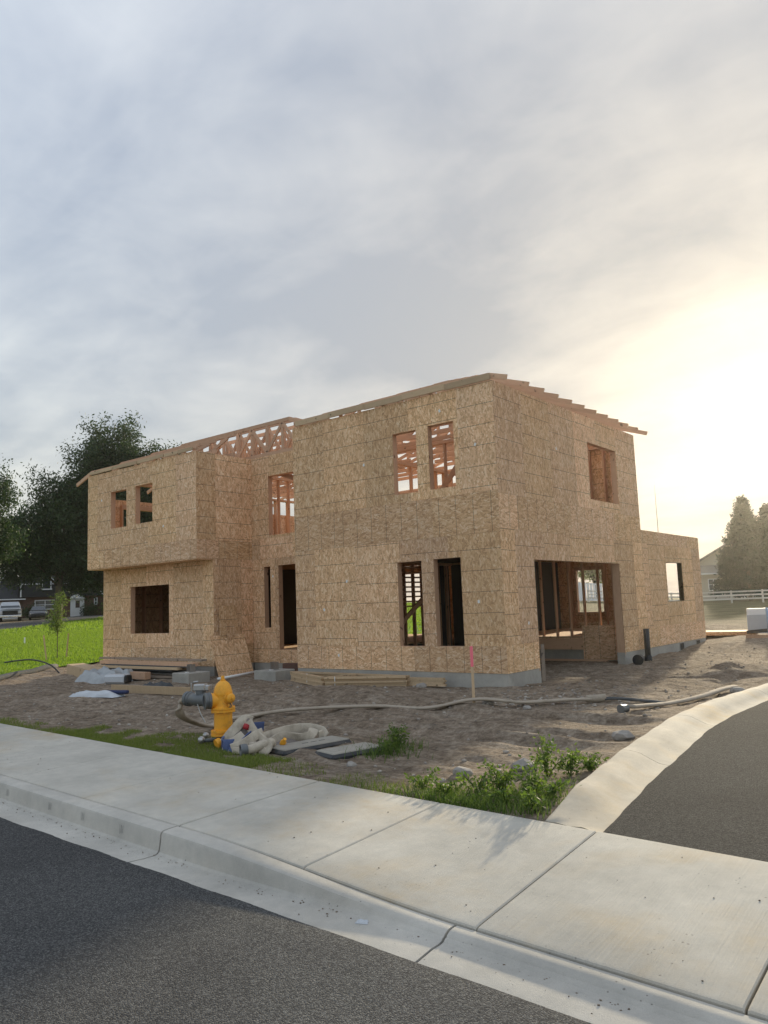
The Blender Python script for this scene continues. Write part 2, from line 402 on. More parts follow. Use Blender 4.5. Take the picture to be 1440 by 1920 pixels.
def mat_leaf(name, c0, c1, trans=.45, rough=.6):
    m, nt = new_mat(name); ge = N(nt, 'ShaderNodeNewGeometry').outputs; r = ge['Random Per Island']
    c = mix(nt, r, c0, c1)
    d_ = bsdf(nt, c, rough, None, .25)
    t_ = N(nt, 'ShaderNodeBsdfTranslucent', Color=mix(nt, 1.0, c, (1.25, 1.3, .6), 'MULTIPLY')).outputs[0]
    out(nt, N(nt, 'ShaderNodeMixShader', _0=trans, _1=d_, _2=t_).outputs[0]); return m
def mat_plain(name, col, rough=.6, metal=0.0, spec=.4, var=.12, scale=12, bumpd=0.0, dirt=None):
    m, nt = new_mat(name); oc = coord(nt); n = noise(nt, oc, scale, 5, .65).outputs[0]
    c = mix(nt, n, tuple(x * (1 - var) for x in col), tuple(min(1, x * (1 + var)) for x in col))
    if dirt:
        k = noise(nt, oc, scale * .4, 5, .7).outputs[0]
        c = mix(nt, math_(nt, 'MULTIPLY', ramp1(nt, k, .5, .72), dirt[3]), c, dirt[:3])
    out(nt, bsdf(nt, c, rough, bump(nt, n, bumpd, .6) if bumpd else None, spec, metal)); return m
def mat_glass(name, col=(.03, .04, .05)):
    m, nt = new_mat(name); out(nt, bsdf(nt, col, .06, None, .6)); return m
M = {}
M['osb_v'] = mat_osb('osb_vertical', True); M['osb_h'] = mat_osb('osb_horizontal', False)
M['lumber'] = mat_wood('framing_lumber', (.50, .30, .185), (.68, .45, .30))
M['pine'] = mat_wood('pale_pine', (.42, .30, .18), (.60, .45, .29))
M['grey_wood'] = mat_wood('weathered_wood', (.22, .17, .13), (.36, .29, .22))
M['concrete'] = mat_concrete('sidewalk_concrete', (.70, .655, .565), broom='x', stain=.8)
M['kerb'] = mat_concrete('kerb_concrete', (.68, .64, .565), stain=.15, speck=.6)
M['kerb2'] = mat_concrete('driveway_kerb_concrete', (.66, .59, .48), stain=.9, speck=.5)
M['foundation'] = mat_concrete('foundation_concrete', (.56, .53, .47), speck=.3)
M['asphalt'] = mat_asphalt('street_asphalt', .072, .145); M['asphalt2'] = mat_asphalt('driveway_asphalt', .032, .09)
M['dirt'] = mat_dirt()
M['grass'] = mat_leaf('grass_blades', (.12, .17, .035), (.25, .28, .09), .45)
M['lawn_blade'] = mat_leaf('lawn_blades', (.12, .20, .025), (.22, .30, .06), .55)
M['lawn'] = mat_plain('lawn_ground', (.10, .19, .015), .9, scale=.8, var=.35, spec=.1)
M['weed'] = mat_leaf('weed_leaves', (.06, .11, .025), (.15, .21, .06), .45)
M['weed_light'] = mat_leaf('weed_leaves_pale', (.13, .20, .045), (.22, .29, .08), .5)
M['leaf_dark'] = mat_leaf('tree_leaves_dark', (.018, .040, .019), (.056, .088, .036), .28)
M['leaf_mid'] = mat_leaf('tree_leaves', (.07, .11, .035), (.17, .22, .08), .4)
M['needle'] = mat_leaf('spruce_needles', (.014, .03, .022), (.034, .054, .038), .06)
M['bark'] = mat_plain('bark', (.10, .08, .06), .9, var=.4, scale=9, bumpd=.02)
M['orange'] = mat_plain('hydrant_paint', (.84, .385, .03), .5, spec=.4, var=.12, scale=14, bumpd=.002, dirt=(.30, .16, .05, .75))
M['grey_iron'] = mat_plain('grey_cast_iron', (.14, .15, .155), .5, metal=.4, var=.25, scale=18, dirt=(.25, .22, .18, .5))
M['black_iron'] = mat_plain('black_iron', (.025, .027, .03), .6, var=.3, dirt=(.2, .17, .13, .5))
M['alu'] = mat_plain('worn_aluminium', (.45, .45, .44), .4, metal=.8, var=.2)
M['canvas'] = mat_plain('canvas_hose', (.48, .42, .335), .9, spec=.15, var=.2, scale=16, bumpd=.004, dirt=(.22, .18, .14, .6))
M['canvas_grey'] = mat_plain('canvas_hose_lining', (.23, .20, .18), .85, spec=.2, var=.2, scale=14)
M['blue'] = mat_plain('blue_hose', (.10, .135, .27), .75, spec=.2, var=.18, dirt=(.25, .24, .25, .5))
M['red'] = mat_plain('red_band', (.35, .025, .03), .6)
M['tan_hose'] = mat_plain('dusty_hose', (.37, .315, .25), .9, spec=.12, var=.18, scale=9, bumpd=.004, dirt=(.2, .165, .12, .6))
M['lid'] = mat_concrete('meter_lid', (.46, .42, .35), speck=.4)
M['black_plastic'] = mat_plain('black_plastic', (.022, .024, .026), .5, var=.2, dirt=(.16, .13, .1, .4))
M['grey_pipe'] = mat_plain('grey_pipe', (.085, .09, .095), .85, spec=.1, var=.15, dirt=(.25, .2, .15, .4))
M['white_pvc'] = mat_plain('white_pvc', (.78, .78, .76), .4, var=.05)
M['pink'] = mat_plain('pink_paint', (.95, .20, .26), .6, var=.08)
M['tarp'] = mat_plain('housewrap_tarp', (.38, .395, .40), .6, spec=.3, var=.35, scale=6, bumpd=.01, dirt=(.5, .51, .51, .7))
M['white_bag'] = mat_plain('white_plastic_bag', (.50, .52, .54), .5, var=.1, scale=6, bumpd=.006)
M['navy'] = mat_plain('navy_print', (.02, .03, .09), .5)
M['rock'] = mat_plain('rock', (.30, .275, .245), .9, var=.35, scale=7, bumpd=.01)
M['gravel'] = mat_leaf('gravel', (.22, .19, .16), (.46, .41, .35), 0.0, .9)
M['siding'] = mat_plain('dark_siding', (.028, .032, .036), .8, var=.2, scale=5)
M['shingle'] = mat_plain('dark_shingles', (.026, .028, .032), .9, var=.35, scale=14)
M['white_trim'] = mat_plain('white_trim', (.72, .73, .74), .6, var=.05)
M['beige'] = mat_plain('beige_siding', (.42, .38, .31), .8, var=.08)
M['roof_grey'] = mat_plain('grey_shingles', (.14, .13, .125), .9, var=.3, scale=12)
M['glass'] = mat_glass('window_glass')
M['silver'] = mat_plain('silver_paint', (.42, .44, .46), .25, metal=.5, var=.03)
M['graphite'] = mat_plain('graphite_paint', (.09, .095, .105), .25, metal=.4, var=.03)
M['chrome'] = mat_plain('chrome', (.6, .6, .6), .2, metal=1.0, var=.03)
M['rubber'] = mat_plain('rubber', (.018, .018, .018), .85, var=.2)
M['lamp_glass'] = mat_glass('headlight_glass', (.6, .62, .65))
M['brick'] = mat_plain('brown_brick', (.135, .078, .06), .9, var=.3, scale=9)
M['fence_wood'] = mat_wood('rail_fence_wood', (.55, .52, .46), (.70, .66, .60))
M['vinyl'] = mat_plain('white_vinyl', (.74, .75, .76), .45, var=.04)
M['blue_post'] = mat_plain('pale_blue_steel', (.30, .38, .46), .5, var=.1)
M['interior'] = mat_plain('black_wrap_and_shade', (.035, .033, .032), .9, var=.2)  # black wall wrap, also the colour of sheets standing in for room shade
# ------------------------------------------------------------------ ground sheet
def axis(lo, hi, step, far_lo, far_hi):
    a = list(np.arange(lo, hi, step)); s = step; x = lo
    while x > far_lo: s *= 1.16; x -= s; a.insert(0, max(x, far_lo))
    s = step; x = a[-1]
    while x < far_hi: s *= 1.16; x += s; a.append(min(x, far_hi))
    return np.array(a)
ax = axis(-15.5, 5.4, .055, -140, 140); ay = axis(-7.9, 6.0, .055, -140, 140)
GX, GY = np.meshgrid(ax, ay); gx, gy = GX.ravel(), GY.ravel()
gzv = gz(gx, gy)
gzv = np.where(gy < yback(gx) + .01, -.62, gzv)
gzv = np.where((gx > kerb_back(gy) + .05) & (gy < 19) & (gx < kerb_back(gy) + 8), np.minimum(gzv, -.6), gzv)
inside = (gx > -13.0) & (gx < -.1) & (gy > 1.1) & (gy < 12.0) & ~((gx > -5.3) & (gy < 6.2))
gzv = np.where(inside, -.5, gzv)
def grid_faces(nx, ny):
    i = np.arange(nx - 1)[None, :] + (np.arange(ny - 1) * nx)[:, None]
    return np.stack([i, i + 1, i + 1 + nx, i + nx], -1).reshape(-1, 4)
tag(np_mesh('ground', np.stack([gx, gy, gzv], 1), grid_faces(len(ax), len(ay)), M['dirt'], smooth=True), 'bare graded brown dirt of the building site with ruts and clods', kind='structure')

# ------------------------------------------------------------------ street and driveway
def edge_off(x): return np.clip(1.925 - .023 * x, 1.74, 2.0)      # pavement back edge to asphalt edge
def yk(x): return yback(x) - 1.53            # joint pavement / kerb
def ramp_t(x): return float(sstep(2.6, 5.0, x))
def top_back(x): return -.20
def top_front(x): return -.228 - .082 * ramp_t(x)
def kerb_top(x): return top_front(x) - .004 - .010 * ramp_t(x)
FOOT = -.385
xs = np.concatenate([np.linspace(-120, -8, 20), np.linspace(-7.5, 12, 160), np.linspace(13, 120, 20)])
rows = [0, .12, .3, .7, 1.5, 3, 5, 8, 12, 30]
V = []
for j, r_ in enumerate(rows):
    wob = (.012 * np.sin(xs * 7.3) + .02 * fbm(xs, xs * 0 + 3.1, .25, 3, 77)) if j == 0 else 0
    V.append(np.stack([xs, yback(xs) - edge_off(xs) - r_ + wob, np.full_like(xs, FOOT + .012 + .012 * min(r_, 4) - (.02 if j == 0 else 0))], 1))
tag(np_mesh('road', np.concatenate(V), grid_faces(len(xs), len(rows))[:, ::-1], M['asphalt'], smooth=True), 'dark grey asphalt street in the foreground', kind='structure')
ys = np.concatenate([np.linspace(-8.0, 4, 150), np.linspace(4.2, 20, 50)])
cols = [0, .1, .3, .8, 1.6, 3, 5, 7.5]
V = []
for j, c_ in enumerate(cols):
    wob = .03 * fbm(ys, ys * 0, .5, 4, 55) + .035 * fbm(ys, ys * 0 + 5, .18, 3, 56) if j == 0 else 0
    yy = np.maximum(ys, yback(kerb_front(ys) + c_) + .012)
    V.append(np.stack([kerb_front(ys) + c_ + wob - .02, yy, np.full_like(ys, -.222 - (.035 if j == 0 else 0))], 1))
tag(np_mesh('driveway', np.concatenate(V), grid_faces(len(ys), len(cols))[:, ::-1], M['asphalt2'], smooth=True), 'new black asphalt driveway lane beside the pale kerb', kind='structure')

# ------------------------------------------------------------------ pavement slabs, kerb and gutter sections
sw = tag(empty('sidewalk', (0, -8, -.2)), 'pale broom-finished concrete pavement of separate slabs', kind='structure')
jx = [-20.3, -17.4, -14.5, -11.6, -8.7, -7.25, -5.8, -4.35, -2.9, -1.95, -.62, .87, 2.345, 3.73, 5.05, 6.36, 7.8, 9.2, 10.7, 13.5, 16.5]
def sweep(name, x0, x1, sect, mat, parent, n=10):
    # sect(x) gives a closed outline of (y, z); swept along the street
    P = [sect(x) for x in np.linspace(x0, x1, n)]; k = len(P[0]); mb = MB()
    for x, pr in zip(np.linspace(x0, x1, n), P):
        for y, z in pr: mb.v.append((x, y, z))
    for i in range(n - 1):
        for j in range(k): mb.f.append((i * k + j, i * k + (j + 1) % k, (i + 1) * k + (j + 1) % k, (i + 1) * k + j))
    mb.f.append(tuple(range(k))[::-1]); mb.f.append(tuple((n - 1) * k + j for j in range(k)))
    o = mb.build(name, mat); o.parent = parent; o.matrix_parent_inverse = parent.matrix_world.inverted() if parent else Matrix()
    return smooth_angle(o, 30)
bpy.context.view_layer.update()
for a, b in zip(jx[:-1], jx[1:]):
    gap = .010 if abs(b - 2.345) < .01 else .006 if abs(b - 6.36) < .01 else .004
    ga = .010 if abs(a - 2.345) < .01 else .006 if abs(a - 6.36) < .01 else .004
    def sect(x, a=a + ga, b=b - gap):
        e = min(x - a, b - x); dz = -.006 if e < .004 else 0
        y0, y1 = yback(x) - .004, yk(x) + .006; z0, z1 = top_back(x), top_front(x)
        f = lambda t: (y0 + (y1 - y0) * t, z0 + (z1 - z0) * t + dz)
        return [(y0, -.34), (y0, z0 - .012 + dz), (y0 - .006, z0 - .003 + dz), f(.02), f(.25), f(.5), f(.75), f(.98), (y1 + .006, z1 - .003 + dz), (y1, z1 - .012 + dz), (y1, -.36)]
    xs_ = None
    mb = MB(); lst = [a + ga, a + ga + .008] + list(np.linspace(a + ga + .05, b - gap - .05, 9)) + [b - gap - .008, b - gap]
    for x in lst:
        for y, z in sect(x): mb.v.append((x, y, z))
    k = 11; n = len(lst)
    for i in range(n - 1):
        for j in range(k): mb.f.append((i * k + j, i * k + (j + 1) % k, (i + 1) * k + (j + 1) % k, (i + 1) * k + j))
    mb.f.append(tuple(range(k))[::-1]); mb.f.append(tuple((n - 1) * k + j for j in range(k)))
    o = smooth_angle(mb.build('slab', M['concrete']), 30); o.parent = sw; o.matrix_parent_inverse = sw.matrix_world.inverted()
kb = tag(empty('kerb', (0, -9, -.3)), 'concrete street kerb dropping to a low lip at the driveway', kind='structure')
gt = tag(empty('gutter', (0, -9.3, -.38)), 'concrete gutter pan along the foot of the kerb', kind='structure')
bpy.context.view_layer.update()
jk = [-20, -15.9, -9.8, -3.75, 2.345, 4.93, 7.9, 10.9, 17]
for a, b in zip(jk[:-1], jk[1:]):
    ga, gb = .008, .008
    def ks(x):
        y0 = yk(x) - .004; t = kerb_top(x); f = FOOT; h = t - f
        y1 = y0 - .15 + .05 * ramp_t(x); bt = .018; f = FOOT + .024 * ramp_t(x); h = t - f
        return [(y0, -.6), (y0, t - .012), (y0 - .008, t), (y0 - .05, t), (y1 + .028, t - .003), (y1 + .01, t - .010), (y1, t - min(.028, h * .4)), (y1 - bt * .5, f + h * .35), (y1 - bt, f + .012), (y1 - bt - .02, f - .002), (y1 - bt - .02, -.6)]
    sweep('kerb_section', a + ga, b - gb, ks, M['kerb'], kb, 26)
    def gs(x):
        f_ = FOOT + .024 * ramp_t(x); y0 = yk(x) - .19 + .05 * ramp_t(x); y1 = yback(x) - float(edge_off(x)) - .035
        return [(y0, -.6), (y0, f_ - .001), (y0 - .03, f_ - .005), ((y0 + y1) / 2, f_ - .004), (y1 - .05, FOOT + .006), (y1 - .06, -.6)]
    sweep('gutter_section', a + ga, b - gb, gs, M['kerb'], gt, 26)

dk = tag(empty('driveway_kerb', (4.3, -5, -.2)), 'pale rolled concrete kerb curving along the asphalt driveway', kind='structure')
bpy.context.view_layer.update()
def kerb_run(y0, y1, first=False):
    n = max(8, int((y1 - y0) / .12)); mb = MB(); k = 9
    for i in range(n):
        y = y0 + (y1 - y0) * i / (n - 1); xb, xf = float(kerb_back(y)), float(kerb_front(y)) + .05
        t = float(sstep(-7.7, -6.8, y)) ; hb = -.203 + .075 * t; wd = xf - xb
        yo = lambda f: max(y, yback(xb + wd * f) + .014)
        for f, z in ((0, -.6), (0, hb - .02), (.05, hb), (.2, hb + .002), (.42, hb - .012), (.62, -.205 + .02 * t), (.8, -.222), (1, -.236), (1, -.6)):
            mb.v.append((xb + wd * f, yo(f) + .05 * f * t * 0, z + .004 * math.sin(y * 9 + f * 4)))
    for i in range(n - 1):
        for j in range(k): mb.f.append((i * k + j, (i + 1) * k + j, (i + 1) * k + (j + 1) % k, i * k + (j + 1) % k))
    mb.f.append(tuple(range(k))); mb.f.append(tuple((n - 1) * k + j for j in range(k))[::-1])
    o = smooth_angle(mb.build('kerb_section', M['kerb2']), 35); o.parent = dk; o.matrix_parent_inverse = dk.matrix_world.inverted()
cuts = [-7.9, -5.32, -2.9, 0.1, 3.1, 6.1, 10, 14, 19]
for a, b in zip(cuts[:-1], cuts[1:]): kerb_run(a + .004, b - .004)

# ------------------------------------------------------------------ lawn behind and to the left
LAWN = [(-13.6, -14), (-14.6, -3.2), (-15.0, -1.4), (-15.7, -.1), (-15.2, 3), (-15.2, 11), (-11, 12), (-12, 18), (-20, 30), (-34, 52), (-46, 72)]
ROADL = [(-80, 48), (-62.8, 29.8), (-46.2, 11.9), (-34, -1), (-22, -14), (-16, -20)]   # far edge, along the lane of the dark house
poly = LAWN + ROADL
def inpoly(x, y, P):
    c = np.zeros(len(x), bool); n = len(P)
    for i in range(n):
        (x0, y0), (x1, y1) = P[i], P[(i + 1) % n]
        if y0 == y1: continue
        c ^= ((y0 > y) != (y1 > y)) & (x < (x1 - x0) * (y - y0) / (y1 - y0) + x0)
    return c
lx = np.concatenate([np.arange(-82, -26, .9), np.arange(-26, -4, .25)]); ly = np.concatenate([np.arange(-30, -8, 1.), np.arange(-8, 20, .25), np.arange(20, 72, .9)])
LX, LY = np.meshgrid(lx, ly); px_, py_ = LX.ravel(), LY.ravel(); lz = gz(px_, py_) + .035
F = grid_faces(len(lx), len(ly)); ctr = np.stack([px_[F].mean(1), py_[F].mean(1)], 1); keep = inpoly(ctr[:, 0], ctr[:, 1], poly)
F = F[keep]; used = np.unique(F); remap = -np.ones(len(px_), int); remap[used] = np.arange(len(used))
tag(np_mesh('lawn', np.stack([px_, py_, lz], 1)[used], remap[F], M['lawn'], smooth=True), 'bright green mown lawn beyond the site', kind='structure')
def blades(name, X, Y, Z, h, wd, mat, label, lean=.5):
    n = len(X); a = rng.uniform(0, 2 * np.pi, n); b = rng.uniform(0, 2 * np.pi, n); hh = h * rng.uniform(.55, 1.25, n); ww = wd * rng.uniform(.7, 1.2, n)
    base = np.stack([X, Y, Z], 1); dx = np.stack([np.cos(a), np.sin(a), np.zeros(n)], 1) * ww[:, None] / 2
    ln = np.stack([np.cos(b), np.sin(b), np.zeros(n)], 1) * (hh * lean * rng.uniform(.1, 1, n))[:, None]
    up = np.zeros((n, 3)); up[:, 2] = hh
    V = np.stack([base - dx, base + dx, base + dx * .6 + ln * .35 + up * .6, base + ln + up, base - dx * .6 + ln * .35 + up * .6], 1).reshape(-1, 3)
    i = np.arange(n)[:, None] * 5
    Fq = np.concatenate([i + np.array([[0, 1, 2]]), i + np.array([[0, 2, 4]]), i + np.array([[4, 2, 3]])])
    return tag(np_mesh(name, V, Fq, mat), label, kind='stuff')
def poly_scatter(n, P, dens=None):
    P = np.array(P); lo, hi = P.min(0), P.max(0); xs_, ys_ = [], []
    X = rng.uniform(lo[0], hi[0], n); Y = rng.uniform(lo[1], hi[1], n); k = inpoly(X, Y, [tuple(p) for p in P]); return X[k], Y[k]
X, Y = poly_scatter(260000, [(-14.3, -5), (-14.9, -1.6), (-15.6, -.1), (-16, 9), (-34, 22), (-40, 6), (-30, -4), (-20, -9)])
dd = np.hypot(X - 7.35, Y + 12.72)
blades('grass', X, Y, gz(X, Y) + .03, .045 + .0012 * dd, .006 + .0006 * dd, M['lawn_blade'], 'short blades of the mown green lawn')
X, Y = poly_scatter(90000, [(-34, 22), (-40, 6), (-45.8, 12), (-62.3, 29.8), (-62, 46), (-44, 68), (-34, 52), (-20, 30), (-12.3, 18), (-11.3, 12.3), (-16, 12)])
dd = np.hypot(X - 7.35, Y + 12.72)
blades('grass', X, Y, gz(X, Y) + .03, .06 + .0016 * dd, .02 + .001 * dd, M['lawn_blade'], 'far blades of the mown green lawn')
# worn grass along the back of the pavement
def strip(n, x0, x1, wfun, pw=1.6):
    X = rng.uniform(x0, x1, n); e = rng.random(n) ** pw * wfun(X); Y = yback(X) + .01 + e
    k = fbm(X, Y, .35, 3, 91) > -.16 + .32 * e / np.maximum(wfun(X), .01) - .1; return X[k], Y[k]
X1, Y1 = strip(7000, -9, -3.0, lambda x: .45 + 0 * x); X2, Y2 = strip(26000, -3.0, 1.25, lambda x: 1.0 - .25 * np.abs(x + .6) / 2); X3, Y3 = strip(1600, 1.2, 3.2, lambda x: .6 + 0 * x, 1.2)
X = np.concatenate([X1, X2, X3]); Y = np.concatenate([Y1, Y2, Y3])
blades('grass', X, Y, gz(X, Y) - .004, .042, .006, M['grass'], 'patchy green grass between pavement and dirt by the hydrant', .9)
# pebbles and clods
n = 1500
X = np.concatenate([rng.uniform(-12, 4.0, n), rng.normal(1.2, .8, 500), rng.uniform(0, 3.8, 500)]); Y = np.concatenate([rng.uniform(-7, 1.0, n), rng.normal(-1.2, .8, 500), rng.uniform(0, 10, 500)])
k = (Y > yback(X) + .1) & (X < kerb_back(Y) - .1) & ~((X < .05) & (Y > -.1) & (X > -5.6)) & ~((X < -5.4) & (Y > -.4)); X, Y = X[k], Y[k]; Z = gz(X, Y)
mb = MB(); 
import bmesh
bm = bmesh.new(); bmesh.ops.create_icosphere(bm, subdivisions=1, radius=1); iv = np.array([v.co[:] for v in bm.verts]); jf = np.array([[v.index for v in f.verts] for f in bm.faces]); bm.free()
rad = .007 + .03 * rng.random(len(X)) ** 4
Vp = (iv[None] * (1 + rng.uniform(-.3, .3, (len(X), len(iv), 1))) * np.array([1, .85, .6])) * rad[:, None, None] + np.stack([X, Y, Z + rad * .3], 1)[:, None]
Fp = jf[None] + (np.arange(len(X)) * len(iv))[:, None, None]
tag(np_mesh('gravel', Vp.reshape(-1, 3), Fp.reshape(-1, 3), M['gravel']), 'loose pebbles and clods strewn over the dirt', kind='stuff')

# ------------------------------------------------------------------ lane in front of the dark house
E0 = np.array([(-80, 48), (-62.8, 29.8), (-46.2, 11.9), (-34, -1), (-22, -14), (-16, -20)], float)
tt = np.linspace(0, 5, 60); ex = np.interp(tt, range(6), E0[:, 0]); ey = np.interp(tt, range(6), E0[:, 1])
V = []
for k in np.linspace(0, 1, 12): V.append(np.stack([ex - 15 * k + .5, ey + 7.5 * k - .3, gz(ex - 15 * k, ey + 7.5 * k) + .03], 1))
tag(np_mesh('lane', np.concatenate(V), grid_faces(60, 12), M['asphalt'], smooth=True), 'grey asphalt lane in front of the dark house', kind='structure')

# builder's pencil marks on the kerb face, grit in the gutter
def face_pt(x, t):
    y1 = yk(x) - .154; zt = kerb_top(x) - .03; zb = FOOT + .014
    return Vector((x, y1 - .009 - .009 * t - .0015, zt + (zb - zt) * t))
for xm in (-.35, .55, 1.15, 1.78):
    b = MB()
    for a0, a1 in ((0, .006), (.022, .018), (.028, .032), (.05, .046)): b.beam(face_pt(xm + a0, .08), face_pt(xm + a1, .62 if a0 else .7), .0014, .001, (0, 1, 0))
    o = b.build('kerb_mark', M['grey_iron']); o.parent = kb; o.matrix_parent_inverse = kb.matrix_world.inverted(); o['kind'] = 'stuff'
n = 420
X = np.concatenate([rng.uniform(-1, 8, n), rng.uniform(-4, 8, 260)]); e = np.concatenate([1.73 + np.abs(rng.normal(0, .05, n)) - .05 * sstep(2.6, 5, X[:n]), rng.uniform(.05, 1.45, 260)])
Y = yback(X) - e; Z = np.concatenate([FOOT + .018 * sstep(2.6, 5, X[:n]), np.array([top_back(x) + (top_front(x) - top_back(x)) * q / 1.53 for x, q in zip(X[n:], e[n:])])])
rad = .0018 + .0055 * rng.random(len(X)) ** 4
Vp = (iv[None] * (1 + rng.uniform(-.3, .3, (len(X), len(iv), 1))) * np.array([1, .8, .6])) * rad[:, None, None] + np.stack([X, Y, Z + rad * .3], 1)[:, None]
tag(np_mesh('grit', Vp.reshape(-1, 3), (jf[None] + (np.arange(len(X)) * len(iv))[:, None, None]).reshape(-1, 3), M['dirt']), 'dark grit and crumbs on the pavement and in the gutter', kind='stuff')
# ------------------------------------------------------------------ the unfinished house
HZ = empty('unfinished_house', (0, 0, 0))
tag(HZ, 'two-storey unfinished house sheathed in oriented strand board with open roof trusses', 'house')
XL, XM, XW = -13.12, -5.48, -8.14      # wing left, main block left, wing right
H_MAIN, H_WING, H_EXT = 5.6, 5.38, 3.07
TP = .012
rp = random.Random(5)
def panel(O, u, rect, holes, mat):
    u0_, u1_, z0, z1 = rect
    us = sorted({u0_, u1_} | {min(max(h[i], u0_), u1_) for h in holes for i in (0, 1)}); zs = sorted({z0, z1} | {min(max(h[i], z0), z1) for h in holes for i in (2, 3)})
    nu, nz = len(us) - 1, len(zs) - 1
    solid = [[not any(h[0] < (us[i] + us[i + 1]) / 2 < h[1] and h[2] < (zs[j] + zs[j + 1]) / 2 < h[3] for h in holes) for j in range(nz)] for i in range(nu)]
    if not any(any(r_) for r_ in solid): return
    vid = {}; mb = MB()
    def vert(i, j, b):
        if (i, j, b) not in vid: vid[(i, j, b)] = len(mb.v); mb.v.append((us[i] - u0_, TP * b, zs[j] - z0))
        return vid[(i, j, b)]
    S = lambda i, j: 0 <= i < nu and 0 <= j < nz and solid[i][j]
    for i in range(nu):
        for j in range(nz):
            if not S(i, j): continue
            c = [(i, j), (i + 1, j), (i + 1, j + 1), (i, j + 1)]
            mb.f.append(tuple(vert(a, b, 0) for a, b in c)); mb.f.append(tuple(vert(a, b, 1) for a, b in c[::-1]))
            for (a, b), nb in (((0, 1), (i, j - 1)), ((1, 2), (i + 1, j)), ((2, 3), (i, j + 1)), ((3, 0), (i - 1, j))):
                if not S(*nb): mb.f.append((vert(*c[a], 0), vert(*c[a], 1), vert(*c[b], 1), vert(*c[b], 0)))
    u = Vector(u); n = Vector((0, 0, 1)).cross(u)
    o = mb.build('osb_panel', mat, HZ)
    p = Vector(O) + u * u0_ + Vector((0, 0, z0)) - n * rp.uniform(0, .0025)
    o.matrix_local = Matrix(((u.x, n.x, 0, p.x), (u.y, n.y, 0, p.y), (0, 0, 1, p.z), (0, 0, 0, 1)))
def board(name, p, q, w_, h_, up=(0, 0, 1), mat='lumber', parent=None):
    # one sawn board from p to q with its own frame, so the grain follows its length
    p, q = Vector(p), Vector(q); L = (q - p).length; d_ = (q - p) / L; up = Vector(up)
    if abs(d_.dot(up)) > .98: up = Vector((0, 1, 0)) if abs(d_.y) < .9 else Vector((1, 0, 0))
    x = d_.cross(up).normalized(); y = x.cross(d_) * -1
    mb = MB().box((-w_ / 2, -h_ / 2, 0), (w_ / 2, h_ / 2, L))
    y = d_.cross(x)
    o = mb.build(name, M[mat]); par = parent if parent is not None else HZ
    o.parent = par; o.matrix_local = Matrix(((x.x, y.x, d_.x, p.x), (x.y, y.y, d_.y, p.y), (x.z, y.z, d_.z, p.z), (0, 0, 0, 1)))
    return o
def wall(O, u, length, bands, holes=(), off=0.0, studs=None, frame=True, fz=None):
    u = Vector(u); n = Vector((0, 0, 1)).cross(u); O = Vector(O); g = .0018
    for z0, z1, ori, o_ in bands:
        wd = 1.22 if ori == 'v' else 2.44; e = [0.0]; x = (o_ % wd) or wd
        while x < length - .12: e.append(x); x += wd
        e.append(length)
        for a, b in zip(e[:-1], e[1:]):
            hs = [h for h in holes if h[1] > a and h[0] < b and h[3] > z0 and h[2] < z1]
            panel(O, u, (a + g, b - g, z0 + g, z1 - g), hs, M['osb_' + ori])
    P = lambda s, k, z: tuple(O + u * s + n * k + Vector((0, 0, z)))
    for z0, z1, sp in (studs or ()):
        s = .02
        while s < length:
            if not any(h[0] - .06 < s < h[1] + .06 and h[2] < z1 - .3 and h[3] > z0 + .3 for h in holes):
                board('wall_stud', P(s, TP + .072, z0), P(s, TP + .072, z1), .038, .14, up=n)
            s += sp
        board('top_plate', P(0, TP + .072, z1 + .038), P(length, TP + .072, z1 + .038), .14, .07)
    if frame:
        for h in holes:
            if len(h) > 4: continue
            a, b, z0, z1 = h; k = TP + .068
            for s in (a - .018, b + .018): board('window_jamb', P(s, k, z0), P(s, k, z1), .036, .135, up=n)
            board('window_sill', P(a, k, z0 - .016), P(b, k, z0 - .016), .135, .036)
            board('window_header', P(a - .036, k, z1 + .06), P(b + .036, k, z1 + .06), .135, .12)

# --- main block, street side (window openings as u0, u1, z0, z1 measured along the wall)
sA = lambda x: x - XM
holesA = [(sA(-2.49), sA(-1.87), 3.64, 4.94), (sA(-1.57), sA(-.94), 3.64, 4.96), (sA(-2.49), sA(-1.87), .50, 2.22), (sA(-1.57), sA(-.92), .50, 2.23)]
wall((XM, 0, 0), (1, 0, 0), -XM, [(0, .5, 'h', .9), (.5, 2.66, 'v', .62), (2.66, 3.46, 'h', 1.5), (3.46, H_MAIN, 'v', .98)], holesA, studs=[(.04, 2.5, .406), (3.0, 5.36, .406)])
# --- driveway side with the garage opening, then the single-storey end
holesB = [(4.25, 5.95, 3.63, 4.99), (1.28, 5.66, -.1, 2.15, 'g'), (9.02, 10.39, 1.16, 2.26)]
wall((0, 0, 0), (0, 1, 0), 7.29, [(0, .52, 'h', 1.1), (.52, 2.72, 'v', .55), (2.72, 3.40, 'h', .7), (3.40, H_MAIN, 'v', 1.1)], holesB, studs=[(.04, 2.5, .406), (3.0, 5.36, .406)], frame=True)
wall((0, 7.29, 0), (0, 1, 0), 4.84, [(0, .52, 'h', .9), (.52, 2.72, 'v', .4), (2.72, H_EXT, 'h', 1.3)], [(9.02 - 7.29, 10.39 - 7.29, 1.16, 2.26)], studs=[(.04, 2.9, .406)])
for y_ in (1.26, 5.68): board('garage_jamb', (-.1, y_, -.05), (-.1, y_, 2.15), .04, .2, up=(1, 0, 0))
board('garage_header', (-.09, 1.2, 2.30), (-.09, 5.75, 2.30), .09, .30)
